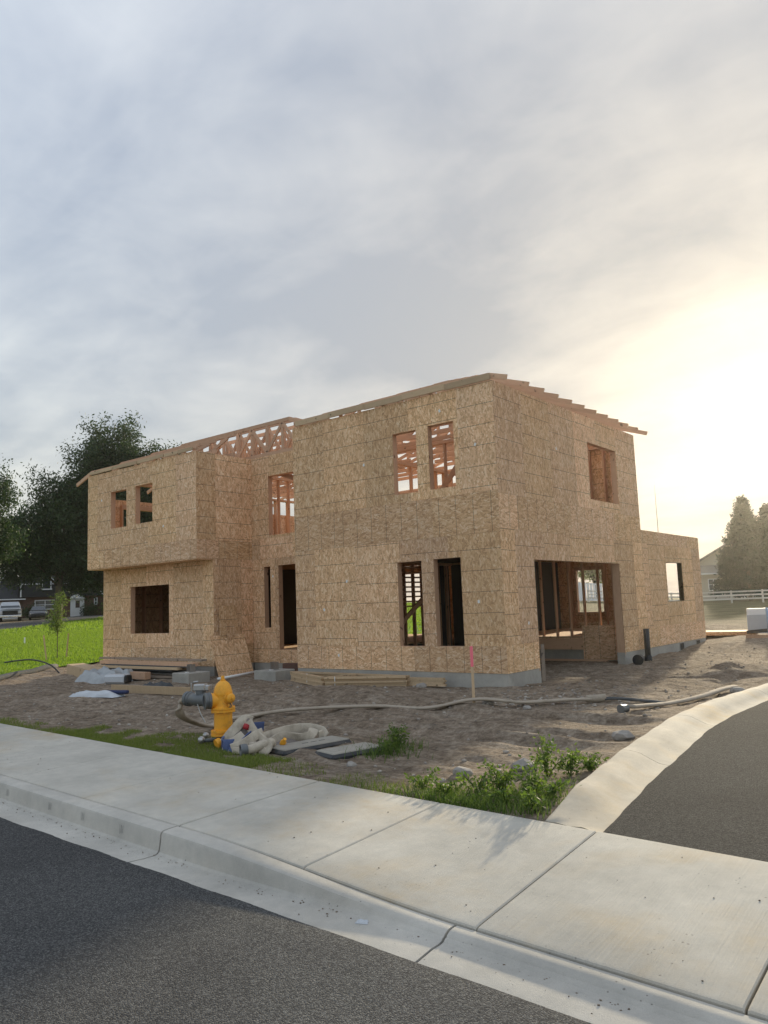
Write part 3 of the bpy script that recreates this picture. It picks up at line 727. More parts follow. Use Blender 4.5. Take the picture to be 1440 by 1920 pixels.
# --- entry recess, bay and wing
wall((XM, 1.05, 0), (0, -1, 0), 1.05, [(0, .5, 'h', .9), (.5, 2.9, 'v', .62), (2.9, H_MAIN, 'v', .98)], studs=None)
sR = lambda x: x - XW
holesR = [(sR(-7.48), sR(-6.5), 3.27, 4.83), (sR(-7.70), sR(-7.46), .89, 2.46), (sR(-7.16), sR(-6.2), .33, 2.47)]
wall((XW, 1.05, 0), (1, 0, 0), XM - XW, [(0, .33, 'h', .6), (.33, 2.66, 'v', .85), (2.66, 3.2, 'v', .3), (3.2, H_WING, 'v', .7)], holesR, studs=[(.36, 2.5, .406), (3.0, 5.25, .406)])
wall((XW, -.25, 0), (0, 1, 0), 1.30, [(0, .5, 'h', .7), (.5, 2.68, 'v', .9)], studs=[(.36, 2.5, .406)])
wall((XW, -.76, 0), (0, 1, 0), 1.81, [(2.68, 3.15, 'h', .7), (3.15, H_WING, 'v', .6)], studs=[(3.0, 5.25, .406)])
sW = lambda x: x - XL
holesW = [(sW(-11.75), sW(-9.98), .83, 2.12)]
wall((XL, -.25, 0), (1, 0, 0), XW - XL, [(0, .44, 'h', 1.4), (.44, 2.68, 'v', .9)], holesW, studs=[(.36, 2.5, .406)])
holesU = [(sW(-11.94), sW(-11.18), 3.75, 4.78), (sW(-10.75), sW(-9.98), 3.77, 4.80)]
wall((XL, -.76, 0), (1, 0, 0), XW - XL, [(2.68, 3.16, 'h', .8), (3.16, H_WING, 'v', .5)], holesU, studs=[(3.0, 5.25, .406)])
YR = 9.0
wall((XL, YR, 0), (0, -1, 0), YR + .25, [(0, .5, 'h', 1.), (.5, 2.68, 'v', .9)], studs=[(.36, 2.5, .61)])
hl = [(YR - 1.75, YR - .30, 3.2, 4.50), (YR - 6.2, YR - 4.6, 3.4, 4.6)]
wall((XL, YR, 0), (0, -1, 0), YR + .76, [(2.68, 3.16, 'h', 1.), (3.16, 4.78, 'v', .7)], hl, studs=[(3.0, 5.25, .61)])
# rear walls
hr = [(2.0, 5.2, .33, 2.4), (-XL - 12.4, -XL - 10.9, .9, 2.2)]
wall((XM, YR, 0), (-1, 0, 0), XM - XL, [(0, .5, 'h', 1.), (.5, 2.68, 'v', .9), (2.68, 3.1, 'h', .6)], [(2.6, 4.3, .33, 2.4)], studs=[(.36, 2.5, .61)])
wall((XM, YR, 0), (-1, 0, 0), XM - XL, [(3.1, H_WING, 'v', .7)], [(.9, 2.5, 3.6, 4.8), (4.3, 5.9, 3.6, 4.8)], studs=[(3.0, 5.25, .61)])
wall((0, 7.29, 0), (-1, 0, 0), -XM, [(3.0, H_MAIN, 'v', .7)], [(3.0, 4.6, 3.6, 4.9)], studs=[(3.0, 5.36, .406)])
wall((XM, 12.13, 0), (0, -1, 0), 12.13 - YR, [(0, H_EXT, 'v', .7)])
wall((0, 12.13, 0), (-1, 0, 0), -XM, [(0, .5, 'h', 1.), (.5, H_EXT, 'v', .9)], [(.55, 2.0, .9, 2.35), (3.15, 4.08, .87, 2.28)], studs=[(.36, 2.9, .61)])
# bay soffit, floor decks
def deck(name, a, b, mat): return MB().box(a, b).build(name, M[mat], HZ)
deck('bay_soffit', (XL + .01, -.745, 2.655), (XW - .01, -.262, 2.678), 'osb_h')
deck('floor_deck', (XL + .02, -.22, .30), (XW - .02, 1.0, .33), 'osb_h'); deck('floor_deck', (XL + .02, 1.08, .30), (XM, YR - .02, .33), 'osb_h'); deck('floor_deck', (XM, 6.32, .30), (-.02, 12.1, .33), 'osb_h')
deck('upper_floor_deck', (XL + .02, -.73, 2.76), (XW - .02, 1.0, 2.95), 'osb_h'); deck('upper_floor_deck', (XL + .02, 1.08, 2.76), (XM, YR - .02, 2.95), 'osb_h'); deck('upper_floor_deck', (XM + .02, .02, 2.76), (-.02, 7.27, 2.95), 'osb_h')
deck('extension_roof_deck', (XM + .02, 7.32, 2.90), (-.02, 12.1, 3.05), 'osb_h')
for k in range(13): board('floor_joist', (XM + .1, .25 + k * .56, 2.64), (-.15, .25 + k * .56, 2.64), .04, .22)
board('rim_board', (XM, 6.30, .16), (-.05, 6.30, .16), .04, .28)
# foundation
def found(a, b): o = MB().box(a, b).build('foundation', M['foundation'], HZ); return o
found((XM + .004, .006, -.75), (-.004, .2, -.002)); found((-.2, .21, -.75), (-.006, 1.30, -.002)); found((-.2, 5.64, -.75), (-.006, 12.1, -.002))
found((XL + .01, -.243, -.75), (XW - .01, -.05, -.002)); found((XW - .2, -.04, -.75), (XW - .008, 1.04, -.002)); found((XW + .003, 1.058, -.75), (XM, 1.25, -.002))
found((XM + .006, .21, -.75), (XM + .2, 6.2, -.002)); found((XL + .01, -.03, -.75), (XL + .2, YR, -.002)); found((XM, 6.34, -.75), (-.21, 6.5, .29)); found((XL + .2, YR - .2, -.75), (XM, YR - .01, -.002)); found((XM, 11.9, -.75), (-.21, 12.1, -.002))
for y_ in (9.65, 11.15):
    v = empty('foundation_vent', (-.006, y_, -.12), 0, HZ)
    MB().box((-.02, 0, -.09), (.004, .34, .09)).build('vent_recess', M['black_plastic'], v)
    fr = MB()
    for a, b in (((-.01, -.02, .09), (.014, .36, .11)), ((-.01, -.02, -.11), (.014, .36, -.09)), ((-.01, -.02, -.09), (.014, 0, .09)), ((-.01, .34, -.09), (.014, .36, .09))): fr.box(a, b)
    fr.build('vent_frame', M['foundation'], v)

# --- interior partitions, open studs
def partition(a, b, z0, z1, sp=.406, openings=()):
    a, b = Vector((*a, 0)), Vector((*b, 0)); L = (b - a).length; u = (b - a) / L; n = Vector((-u.y, u.x, 0)); s = 0.02
    while s < L:
        if not any(o[0] < s < o[1] for o in openings):
            p = a + u * s; board('wall_stud', (p.x, p.y, z0), (p.x, p.y, z1), .038, .10, up=n)
        s += sp
    board('bottom_plate', (*(a.xy), z0 + .012), (*(b.xy), z0 + .012), .11, .036); board('top_plate', (*(a.xy), z1 + .02), (*(b.xy), z1 + .02), .11, .08)
partition((-5.36, 6.35), (-.15, 6.35), .33, 2.45)                      # garage back wall
partition((-5.32, .25), (-5.32, 6.2), -.2, 2.45)                        # garage side wall
partition((-9.2, 1.3), (-9.2, 6.0), .33, 2.45); partition((-13.0, 3.4), (-9.3, 3.4), .33, 2.45)
partition((-5.36, 2.6), (-.2, 2.6), 2.96, 5.2, openings=((1.2, 2.0),)); partition((-2.2, 2.7), (-2.2, 7.1), 2.96, 5.2); partition((-5.34, 1.2), (-5.34, 7.1), 2.96, 5.2, openings=((2, 2.9),))
partition((-.9, 4.1), (-.9, 6.3), 2.96, 5.2)
partition((-8.0, 3.0), (-5.6, 3.0), 2.96, 5.2); partition((-9.3, 1.1), (-9.3, 5.5), 2.96, 5.2); partition((-13.0, 2.9), (-9.4, 2.9), 2.96, 5.2)
for p, q in (((-5.25, 3.1, .5), (-5.25, 5.3, 1.9)), ((-3.9, 2.53, 3.05), (-2.5, 2.53, 4.6)), ((-3.4, 2.5, 3.0), (-4.6, 2.5, 4.4)), ((-1.4, 2.5, 4.8), (-.5, 2.5, 3.0)), ((-6.4, 2.92, 3.0), (-7.6, 2.92, 4.7)), ((-7.4, 1.35, 4.95), (-6.3, 1.6, 4.5))):
    board('diagonal_brace', p, q, .13, .04, up=(0, 1, 0) if abs(p[0] - q[0]) > .1 else (1, 0, 0))
for k in range(9): board('wall_blocking', (-5.34, 3.2, 1.3 + k * .13), (-5.34, 4.9, 1.3 + k * .13), .09, .04)
def inner(a, b, mat='interior'): MB().box(a, b).build('sheathing_and_shade_sheet', M[mat], HZ)
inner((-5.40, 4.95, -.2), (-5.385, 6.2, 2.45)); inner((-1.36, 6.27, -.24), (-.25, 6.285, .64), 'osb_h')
inner((-4.7, 7.6, .34), (-4.685, 11.9, 2.6)); inner((-9.12, 1.3, .34), (-9.105, 6.0, 2.5)); inner((-7.9, 3.4, .34), (-5.5, 3.415, 2.6)); inner((-13.0, 2.2, .34), (-9.25, 2.215, 2.6)); inner((-5.2, 6.42, .34), (-3.3, 6.43, 2.6))  # most of these black sheets are added to darken rooms like shade
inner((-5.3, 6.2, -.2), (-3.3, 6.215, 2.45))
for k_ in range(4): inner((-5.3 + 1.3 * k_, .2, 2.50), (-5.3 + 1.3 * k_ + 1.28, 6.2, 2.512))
board('garage_board', (-3.6, 5.9, -.22), (-.5, 5.7, -.2), .14, .04)

# --- hip roof trusses (4 in 12)
def truss(y, xa, xb, zb, zfun, tail_l=0.0, tail_r=0.0, dense=False):
    t = empty('roof_truss', (0, y, 0), 0, HZ); D = .10
    xs_ = np.linspace(xa, xb, 60); zt = np.array([zfun(x) for x in xs_])
    # break points of the top chord
    pts = [(xa, zt[0])]; zmax = zt.max(); flat = np.where(zt > zmax - 1e-4)[0]
    if flat[0] > 0: pts.append((float(xs_[flat[0]]), float(zmax)))
    if flat[-1] > flat[0] and flat[-1] < 59: pts.append((float(xs_[flat[-1]]), float(zmax)))
    pts.append((xb, float(zt[-1])))
    if tail_l: pts[0] = (xa - tail_l, zt[0] - .333 * tail_l)
    if tail_r: pts[-1] = (xb + tail_r, zt[-1] - .333 * tail_r)
    for (x0, z0), (x1, z1) in zip(pts[:-1], pts[1:]):
        if x1 - x0 > .05: board('top_chord', (x0, 0, z0 - D / 2), (x1, 0, z1 - D / 2), D, .04, up=(0, 1, 0), parent=t)
    if zmax - zb < .3: return t
    board('bottom_chord', (xa, 0, zb + D / 2), (xb, 0, zb + D / 2), D, .04, up=(0, 1, 0), parent=t)
    n = max(4, int(round((xb - xa) / (.62 if dense else 1.25)))); xx = np.linspace(xa + .25, xb - .25, n + 1)
    for i in range(n):
        x0, x1 = xx[i], xx[i + 1]; h0, h1 = zfun(x0) - zb - D, zfun(x1) - zb - D
        if h0 > .2: board('web', (x0, .001, zb + D), (x0, .001, zfun(x0) - D), .085, .036, up=(0, 1, 0), parent=t)
        if max(h0, h1) > .25:
            if i % 2: board('web', (x0, -.002, zb + D), (x1, -.002, zfun(x1) - D), .085, .034, up=(0, 1, 0), parent=t)
            else: board('web', (x0, -.002, zfun(x0) - D), (x1, -.002, zb + D), .085, .034, up=(0, 1, 0), parent=t)
    return t
PIT = .37
def zmain(y): 
    ztop = min(H_MAIN + .15 + PIT * max(y, 0), H_MAIN + .15 + PIT * 2.74)
    return lambda x: min(ztop, H_MAIN + .15 + PIT * min(-x + .0, x - XM + .35))
for k in range(12):
    y = .05 + k * .645
    truss(y, XM + .02, 0, H_MAIN - .14, zmain(y), 0, .42 if k else .3)
def zwing(y):
    ztop = min(H_WING + .13 + .42 * (y + .76), 6.45)
    return lambda x: min(ztop, H_WING + .13 + .42 * min(x - XL, -4.72 - x))
for k in range(14):
    y = -.70 + k * .605
    xr = XW - .02 if y < 1.0 else XM - .05
    truss(y, XL, xr, H_WING + (.0 if y > 1 else .02), zwing(y), .72, 0, 1.0 < y < 2.4)
# short fascia pieces along the street eaves
for k in range(5):
    x0 = XM + .15 + k * 1.06; board('eave_board', (x0, -.03 - .012 * (k % 2), 5.672 + .008 * (k % 2)), (x0 + 1.07, -.03 - .012 * (k % 2), 5.672 + .008 * (k % 2)), .038, .12, mat='pine')
for k in range(8):
    x0 = XL + .1 + k * .6; board('eave_board', (x0, -.775 - .012 * (k % 2), H_WING + .062), (x0 + .58, -.775 - .012 * (k % 2), H_WING + .062 + .004 * (k % 3)), .038, .09, mat='pine')
# ------------------------------------------------------------------ things on the site
def Rz(a): return Matrix.Rotation(a, 4, 'Z')
# --- fire hydrant
hx, hy = -.10, -6.60; hz = g1(hx, hy)
hz += .045
hyd = tag(empty('fire_hydrant', (hx, hy, hz)), 'yellow-orange fire hydrant standing in the grass behind the pavement', 'hydrant')
def lat(name, prof, mat, parent, n=28, Mx=None, deg=40):
    return smooth_angle(MB().lathe(prof, n, Mx).build(name, M[mat], parent), deg)
lat('base_barrel', [(.095, -.08), (.095, .085)], 'black_iron', hyd)
lat('bottom_flange', [(.118, .078), (.146, .08), (.146, .103), (.138, .107), (.138, .113), (.146, .117), (.146, .14), (.112, .146)], 'orange', hyd)
lat('barrel', [(.108, .135), (.108, .352)], 'orange', hyd)
lat('breakaway_flange', [(.11, .343), (.128, .346), (.143, .352), (.143, .372), (.135, .376), (.137, .380), (.143, .383), (.143, .402), (.12, .412), (.112, .42)], 'orange', hyd)
lat('upper_barrel', [(.112, .41), (.108, .45), (.106, .52), (.108, .545), (.113, .56)], 'orange', hyd)
lat('bonnet', [(.113, .556), (.114, .565), (.108, .60), (.095, .645), (.074, .682), (.048, .705), (.034, .712), (.034, .722)], 'orange', hyd)
lat('operating_nut', [(.024, .718), (.026, .724), (.022, .765), (.018, .772)], 'orange', hyd, 5, None, 10)
for k in range(8):
    a = k * math.pi / 4 + .2
    for z_ in (.11, .376):
        Mx = Matrix.Translation((.128 * math.cos(a), .128 * math.sin(a), z_ - .038))
        MB().lathe([(.011, 0), (.011, .076)], 6, Mx).build('bolt', M['orange'], hyd)
vr = Vector((math.cos(YAW), math.sin(YAW), 0)); vf = Vector((-math.sin(YAW), math.cos(YAW), 0))   # right and away as seen from the street
def axisM(c, d_):
    d_ = Vector(d_).normalized(); return Matrix.Translation(c) @ d_.to_track_quat('Z', 'Y').to_matrix().to_4x4()
n1d = (vr * .75 - vf * .66); n2d = (-vr * .72 - vf * .35)
lat('hose_nozzle', [(.06, .06), (.06, .115), (.066, .12), (.066, .135)], 'orange', hyd, 20, axisM((0, 0, .515), n1d))
cp = lat('nozzle_cap', [(.052, .13), (.055, .14), (.055, .165), (.045, .178), (.028, .182)], 'orange', hyd, 20, axisM((0, 0, .515), n1d))
lat('cap_nut', [(.02, .18), (.018, .21)], 'orange', hyd, 5, axisM((0, 0, .515), n1d), 10)
lat('pumper_nozzle', [(.082, .05), (.082, .125), (.09, .13), (.09, .145)], 'orange', hyd, 24, axisM((0, 0, .49), n2d))
MB().tube(catmull([n1d.normalized() * .15 + Vector((0, 0, .46)), n1d.normalized() * .13 + Vector((0, 0, .40)), n1d.normalized() * .115 + vr * .03 + Vector((0, 0, .43)), vr * .08 - vf * .075 + Vector((0, 0, .46))]), .005, 6).build('cap_chain', M['grey_iron'], hyd)
lat('lug', [(.018, 0), (.018, .03)], 'orange', hyd, 8, axisM(vr * .09 - vf * .09 + Vector((0, 0, .42)), (0, 0, 1)))
# --- hydrant meter with its gate valve on the pumper nozzle
c0 = Vector((hx, hy, hz + .49)) + n2d.normalized() * .147
mt = tag(empty('hydrant_meter', c0), 'grey cast-iron water meter and valve coupled to the hydrant', 'water meter')
lat('coupling', [(.094, 0), (.098, .006), (.098, .03), (.09, .036), (.09, .05), (.098, .056), (.098, .075), (.07, .08), (.07, .07)], 'grey_iron', mt, 28, axisM((0, 0, 0), n2d))
lat('coupling_face', [(.068, .0), (.068, .073)], 'black_iron', mt, 24, axisM((0, 0, 0), n2d))
side = (-vr * .80 + vf * .60).normalized(); b0 = Vector((0, 0, .0)) + vf * .05
sd = lat('meter_body', [(.06, .02), (.075, .06), (.08, .10), (.08, .28), (.072, .31), (.072, .36), (.08, .365), (.08, .40)], 'grey_iron', mt, 24, axisM(b0, side))
pc = b0 + side * .20
lat('register_base', [(.06, .06), (.06, .10), (.052, .105)], 'grey_iron', mt, 16, axisM(pc, (0, 0, 1)))
MB().cbox((0, 0, .145), (.075, .055, .04), .012, Matrix.Translation(pc) @ Rz(.5)).build('register_housing', M['alu'], mt)
MB().cbox((.1, .0, .14), (.03, .05, .032), .01, Matrix.Translation(pc) @ Rz(.5)).build('register_cover', M['alu'], mt)
hw = MB(); hw.tube([(-.12, 0, .1), (-.12, 0, .2), (-.09, 0, .21), (-.04, .02, .215)], .008, 6); hw.tube([(-.14, .05, .19), (-.1, -.05, .19)], .01, 6)
o = hw.build('valve_handle', M['alu'], mt); o.matrix_local = Matrix.Translation(pc) @ Rz(.5)
lat('hose_collar', [(.082, .40), (.09, .405), (.09, .45), (.075, .455)], 'grey_iron', mt, 20, axisM(b0, side))
MB().tube(catmull([pc + Vector((-.06, -.03, .1)), pc + Vector((.0, -.06, .0)), pc + Vector((.05, -.05, -.14)), pc + Vector((.11, -.02, -.26))]), .006, 6).build('safety_wire', M['alu'], mt)
he = Vector(c0) + b0 + side * .45
# --- long flat supply hose
def ribbon_tube(name, pts, w_, h_, mat, n=8, parent=None, wob=.0):
    P = catmull(pts, n); mb = MB(); k = 12; o = 0; rr = random.Random(len(pts))
    for i, p in enumerate(P):
        t = (P[min(i + 1, len(P) - 1)] - P[max(i - 1, 0)]).normalized()
        x = t.cross(Vector((0, 0, 1)))
        x = x.normalized() if x.length > .2 else Vector((1, 0, 0)); y = x.cross(t); a = 1 + wob * rr.uniform(-1, 1)
        for q in range(k):
            g = 2 * math.pi * q / k; mb.v.append(tuple(p + x * math.cos(g) * w_ / 2 * a + y * math.copysign(abs(math.sin(g)) ** .7, math.sin(g)) * h_ / 2 / a))
    for i in range(len(P) - 1):
        for q in range(k): a = i * k + q; b = i * k + (q + 1) % k; mb.f.append((a, b, b + k, a + k))
    mb.f.append(tuple(range(k))[::-1]); mb.f.append(tuple((len(P) - 1) * k + q for q in range(k)))
    return mb.build(name, M[mat], parent, smooth=True)
def onz(x, y, dz): return Vector((x, y, g1(x, y) + dz))
hose = tag(empty('supply_hose', onz(-1.4, -5.0, 0)), 'long dusty canvas hose running from the hydrant meter across the dirt', 'hose'); ho = Vector(hose.location)
path = [he, he + side * .10 + Vector((0, 0, -.05)), he + side * .14 + vf * .05 + Vector((0, 0, -.22)), onz(-1.15, -6.0, .09), onz(-1.45, -5.45, .07), onz(-1.46, -4.98, .06), onz(-1.14, -4.31, .06), onz(-.48, -3.34, .06), onz(.19, -2.86, .06), onz(.85, -2.50, .06), onz(1.43, -2.09, .06), onz(1.86, -1.52, .06), onz(2.10, -1.14, .06)]
ribbon_tube('hose_run', [p - ho for p in path], .125, .05, 'tan_hose', 8, hose, .07)
MB().tube([onz(2.06, -1.19, .065) - ho, onz(2.14, -1.09, .065) - ho, onz(2.2, -1.04, .065) - ho, onz(2.3, -1.0, .065) - ho], [.055, .062, .062, .055], 12).build('coupling', M['tan_hose'], hose, True)
ribbon_tube('hose_tail', [onz(2.25, -1.02, .05) - ho, onz(2.5, -.96, .045) - ho, onz(2.81, -.94, .035) - ho, onz(3.2, -.98, .03) - ho], .10, .05, 'grey_pipe', 8, hose, .05)
h2 = tag(empty('loose_hose', onz(3.3, -1.8, 0)), 'short empty canvas hose with an open coupling lying by the driveway kerb', 'hose'); ho = Vector(h2.location)
ribbon_tube('hose_run', [onz(3.17, -2.2, .06) - ho, onz(3.25, -1.8, .05) - ho, onz(3.32, -1.3, .05) - ho, onz(3.47, -.75, .05) - ho, onz(3.6, -.2, .06) - ho, onz(3.64, .35, .07) - ho, onz(3.68, .95, .08) - ho], .14, .05, 'tan_hose', 8, h2, .12)
lat('open_coupling', [(.052, 0), (.062, 0), (.062, .03), (.054, .04), (.054, .13), (.045, .14), (.045, .02)], 'grey_iron', h2, 18, axisM(onz(3.10, -2.42, .075) - ho, (.15, .5, 0)))
# --- heap of folded hose beside the hydrant
def strap(name, pts, wdir, w_, mat, parent, th=.011, n=3):
    P = catmull(pts, n); Wd = [None] * len(P) if isinstance(wdir, (int, float)) else catmull(wdir, n) if isinstance(wdir[0], (tuple, list, Vector)) else [Vector(wdir)] * len(P); mb = MB()
    for i, p in enumerate(P):
        t = (P[min(i + 1, len(P) - 1)] - P[max(i - 1, 0)]).normalized(); d_ = Wd[min(i, len(Wd) - 1)]; d_ = t.cross(vf).normalized() + vf * wdir if d_ is None else d_; d_ = (d_ - t * d_.dot(t)).normalized(); nn = t.cross(d_)
        for a, b in ((-.5, 0), (-.42, .9), (0, 1.25), (.42, .9), (.5, 0), (.42, -.9), (0, -1.25), (-.42, -.9)): mb.v.append(tuple(p + d_ * w_ * a + nn * th * b * (.8 + .35 * math.sin(i * .9 + a * 3))))
    k = 8
    for i in range(len(P) - 1):
        for q in range(k): a = i * k + q; b = i * k + (q + 1) % k; mb.f.append((a, b, b + k, a + k))
    mb.f.append(tuple(range(k))[::-1]); mb.f.append(tuple((len(P) - 1) * k + q for q in range(k)))
    return smooth_angle(mb.build(name, M[mat], parent), 28)
px0, py0 = .42, -6.55; pz0 = g1(px0, py0)
pile = tag(empty('hose_heap', (px0, py0, pz0)), 'heap of folded tan canvas fire hose on the grass beside the hydrant', 'hose')
S = lambda r_, f, z: vr * r_ + vf * f + Vector((0, 0, z))         # local: right, away, up
strap('hose_fold', [S(-.36, -.05, .10), S(-.30, -.04, .18), S(-.235, -.02, .25), S(-.18, .0, .31), S(-.12, .03, .335), S(-.06, .06, .31)], .35, .12, 'canvas', pile)
strap('hose_fold', [S(-.09, -.03, .32), S(-.02, -.08, .22), S(.05, -.13, .16), S(.12, -.20, .12), S(.17, -.26, .09), S(.15, -.30, .05), S(.08, -.31, .04)], -.3, .125, 'canvas', pile)
strap('hose_fold', [S(-.37, -.08, .05), S(-.29, -.14, .08), S(-.20, -.16, .12), S(-.11, -.12, .18)], .5, .15, 'canvas', pile)
strap('hose_fold', [S(-.24, -.24, .06), S(-.15, -.22, .09), S(-.06, -.20, .13), S(.02, -.14, .18), S(.09, -.06, .2)], .25, .11, 'canvas', pile)
strap('hose_fold', [S(-.22, -.27, .04), S(-.12, -.30, .045), S(-.02, -.32, .04), S(.06, -.34, .035)], .4, .08, 'canvas', pile)
strap('hose_fold', [S(-.2, .02, .08), S(-.16, .0, .17), S(-.12, .01, .25), S(-.06, .04, .27)], .2, .2, 'canvas_grey', pile)
strap('hose_fold', [S(.02, .05, .10), S(.13, .2, .12), S(.31, .42, .14), S(.50, .55, .14), S(.66, .58, .11), S(.74, .52, .07), S(.68, .42, .06)], .15, .12, 'canvas', pile)
strap('hose_fold', [S(.14, .06, .05), S(.27, .18, .11), S(.38, .24, .09), S(.50, .28, .07), S(.60, .34, .09), S(.62, .44, .14)], -.2, .115, 'canvas', pile)
strap('hose_fold', [S(.10, -.02, .03), S(.2, .1, .04), S(.34, .2, .04), S(.46, .3, .04)], .8, .12, 'canvas_grey', pile)
ribbon_tube('hose_end', [S(-.04, -.36, .065), S(.02, -.33, .07), S(.09, -.28, .09), S(.16, -.2, .10), S(.2, -.12, .09)], .115, .10, 'canvas', 6, pile, .06)
lat('hose_coupling', [(.052, .02), (.064, 0), (.066, .03), (.066, .07), (.058, .08)], 'grey_iron', pile, 18, axisM(S(-.11, -.39, .065), S(.9, .35, .02)))
MB().tube([S(.0, -.2, .02), S(.0, -.22, .12)], .042, 12).build('hose_end', M['canvas'], pile, True)
MB().tube([S(-.13, -.04, .275), S(-.07, -.05, .26)], .034, 12).build('red_coupling_band', M['red'], pile, True)
lat('brass_plug', [(.03, 0), (.035, .01), (.035, .05), (.02, .07), (.02, .1)], 'orange', pile, 12, axisM(S(.30, -.02, .05), S(.3, -.4, .5)))
bh = tag(empty('blue_hose', (px0, py0, pz0)), 'folded blue flat hose between the hydrant and the tan hose heap', 'hose')
strap('hose_fold', [S(-.36, -.10, .07), S(-.30, -.16, .08), S(-.22, -.14, .08), S(-.20, -.06, .09), S(-.3, -.02, .1), S(-.37, -.04, .1), S(-.37, -.1, .07)], S(0, -.1, 1), .15, 'blue', bh)
strap('hose_fold', [S(-.24, -.2, .02), S(-.2, -.17, .1), S(-.1, -.1, .17), S(-.02, .04, .2)], [S(.8, -.3, .3), S(.8, -.3, .3), S(.5, -.5, .5), S(.3, -.3, .7)], .12, 'blue', bh)
strap('hose_fold', [S(-.2, .1, .2), S(-.08, .14, .23), S(.06, .2, .23)], S(0, -.3, .8), .12, 'blue', bh)
lat('metal_coupling', [(.05, 0), (.055, .01), (.055, .12), (.045, .13)], 'alu', bh, 18, axisM(S(-.26, .02, .175), S(.9, .3, .15)))
# --- caps and small pieces
def cap_thing(x, y, label, tilt, mat='orange', r=.06):
    o = tag(empty('nozzle_cap', (x, y, g1(x, y))), label, 'cap')
    Mx = axisM((0, 0, r * .82), tilt); s_ = r / .06
    lat('cap_shell', [(a * s_, b * s_) for a, b in ((.05, .0), (.06, .0), (.06, .05), (.052, .062), (.03, .066), (.0005, .066))], mat, o, 20, Mx)
    lat('cap_recess', [(a * s_, b * s_) for a, b in ((.0005, .02), (.051, .02), (.051, .004))], 'black_iron', o, 20, Mx)
    lat('cap_nut', [(.018 * s_, .064 * s_), (.016 * s_, .1 * s_)], mat, o, 5, Mx, 10)
cap_thing(.05, -6.83, 'loose orange hydrant cap lying on its side in the grass', vr * .8 + vf * .6 + Vector((0, 0, .35)))
va = tag(empty('service_valve', (-.36, -6.72, g1(-.36, -6.72))), 'grey ball valve and pipe stub in the grass left of the hydrant base', 'valve')
MB().tube([S(-.02, 0, .05), S(.24, .04, .05)], .022, 10).build('pipe', M['grey_iron'], va, True)
MB().ball((0, 0, .06), .045, 3, .05, 2).build('valve_ball', M['alu'], va, True); MB().ball(tuple(S(.02, .14, .09)), .038, 4, .05, 2).build('valve_knob', M['alu'], va, True)
# --- water meter boxes
def meter_box(cx, cy, rz, L, W, label, hole):
    z_ = g1(cx, cy); o = tag(empty('meter_box', (cx, cy, max(z_, -.25) - .015), rz), label, 'meter box')
    MB().cbox((0, 0, 0), (L / 2, W / 2, .055), .03).build('rim', M['black_plastic'], o)
    lid = MB().cbox((0, 0, .055), (L / 2 - .03, W / 2 - .03, .012), .01).build('lid', M['lid'], o)
    if hole: lat('reading_hatch', [(.05, .066), (.055, .0695), (.058, .068), (.07, .0695), (.07, .0665)], 'lid', o, 20, Matrix.Translation((-L * .28, 0, 0.0)))
    else:
        for k in (-.1, .02, .14): MB().box((k, -.012, .066), (k + .08, .004, .069)).build('lid_slot', M['black_plastic'], o)
meter_box(.86, -6.13, R(80), .98, .40, 'black-rimmed meter box lid nearer the hose heap', False)
meter_box(1.52, -6.17, R(76), .72, .40, 'smaller meter box lid with round hatch beside the leafy weed', True)
# --- survey stake
sx, sy = .82, -2.50
stk = tag(empty('survey_stake', (sx, sy, g1(sx, sy)), .4), 'wooden survey stake with pink painted top in the dirt', 'stake')
MB().box((-.02, -.012, -.1), (.02, .012, .55)).build('shaft', M['pine'], stk); MB().box((-.021, -.013, .55), (.021, .013, .86)).build('painted_top', M['pink'], stk)
# --- porch footings with post anchors
def footing(cx, cy, rz, sx_, sy_, label):
    z_ = g1(cx, cy); o = tag(empty('porch_footing', (cx, cy, z_), rz), label, 'footing')
    MB().cbox((0, 0, .05), (sx_ / 2, sy_ / 2, .17), .012).build('concrete_block', M['foundation'], o)
    a = MB(); a.box((-.07, -.07, .22), (.07, .07, .226)); a.box((-.07, -.07, .226), (-.064, .07, .40)); a.box((.064, -.07, .226), (.07, .07, .40))
    a.build('post_anchor', M['alu'], o); MB().box((.02, -.18, .221), (.07, -.1, .238)).build('white_tag', M['white_pvc'], o)
footing(-7.75, -1.25, .0, .62, .62, 'square concrete porch footing with metal post anchor by the lumber pile')
footing(-6.02, -.22, .0, .72, .62, 'square concrete porch footing with metal post anchor by the front door')
# --- stacked roof trusses lying flat in front of the house
ts = tag(empty('truss_bundle', (-3.4, -.55, g1(-3.4, -.5))), 'bundle of flat stacked pine roof trusses lying against the foundation', 'truss bundle')
rt = random.Random(3)
for k in range(5):
    z_ = .04 + k * .042; dx = rt.uniform(-.05, .05); dy = rt.uniform(-.025, .025)
    A_, B_, Cc = Vector((-1.9 + dx, .22 + dy, z_)), Vector((-.15 + dx, -.62 + dy, z_)), Vector((1.40 + dx, .10 + dy, z_))
    b = MB(); b.beam(A_, B_, .09, .038); b.build('top_chord', M['pine'], ts)
    b = MB(); b.beam(B_ + Vector((.05, -.01, 0)), Cc, .09, .038); b.build('top_chord', M['pine'], ts)
    b = MB(); b.beam(A_ + Vector((.05, .03, .0)), Cc + Vector((0, .08, 0)), .09, .037); b.build('bottom_chord', M['pine'], ts)
    b = MB(); b.beam((-.1 + dx, -.52 + dy, z_ + .001), (.05 + dx, .12 + dy, z_ + .001), .085, .037); b.build('web', M['pine'], ts)
for k in range(4):
    b = MB(); b.beam((.4, .06 + .01 * k, .045 + k * .04), (2.15 - .03 * (k % 2), .32, .045 + k * .04), .09, .038); b.build('loose_board', M['pine'], ts)
sw_ = MB()
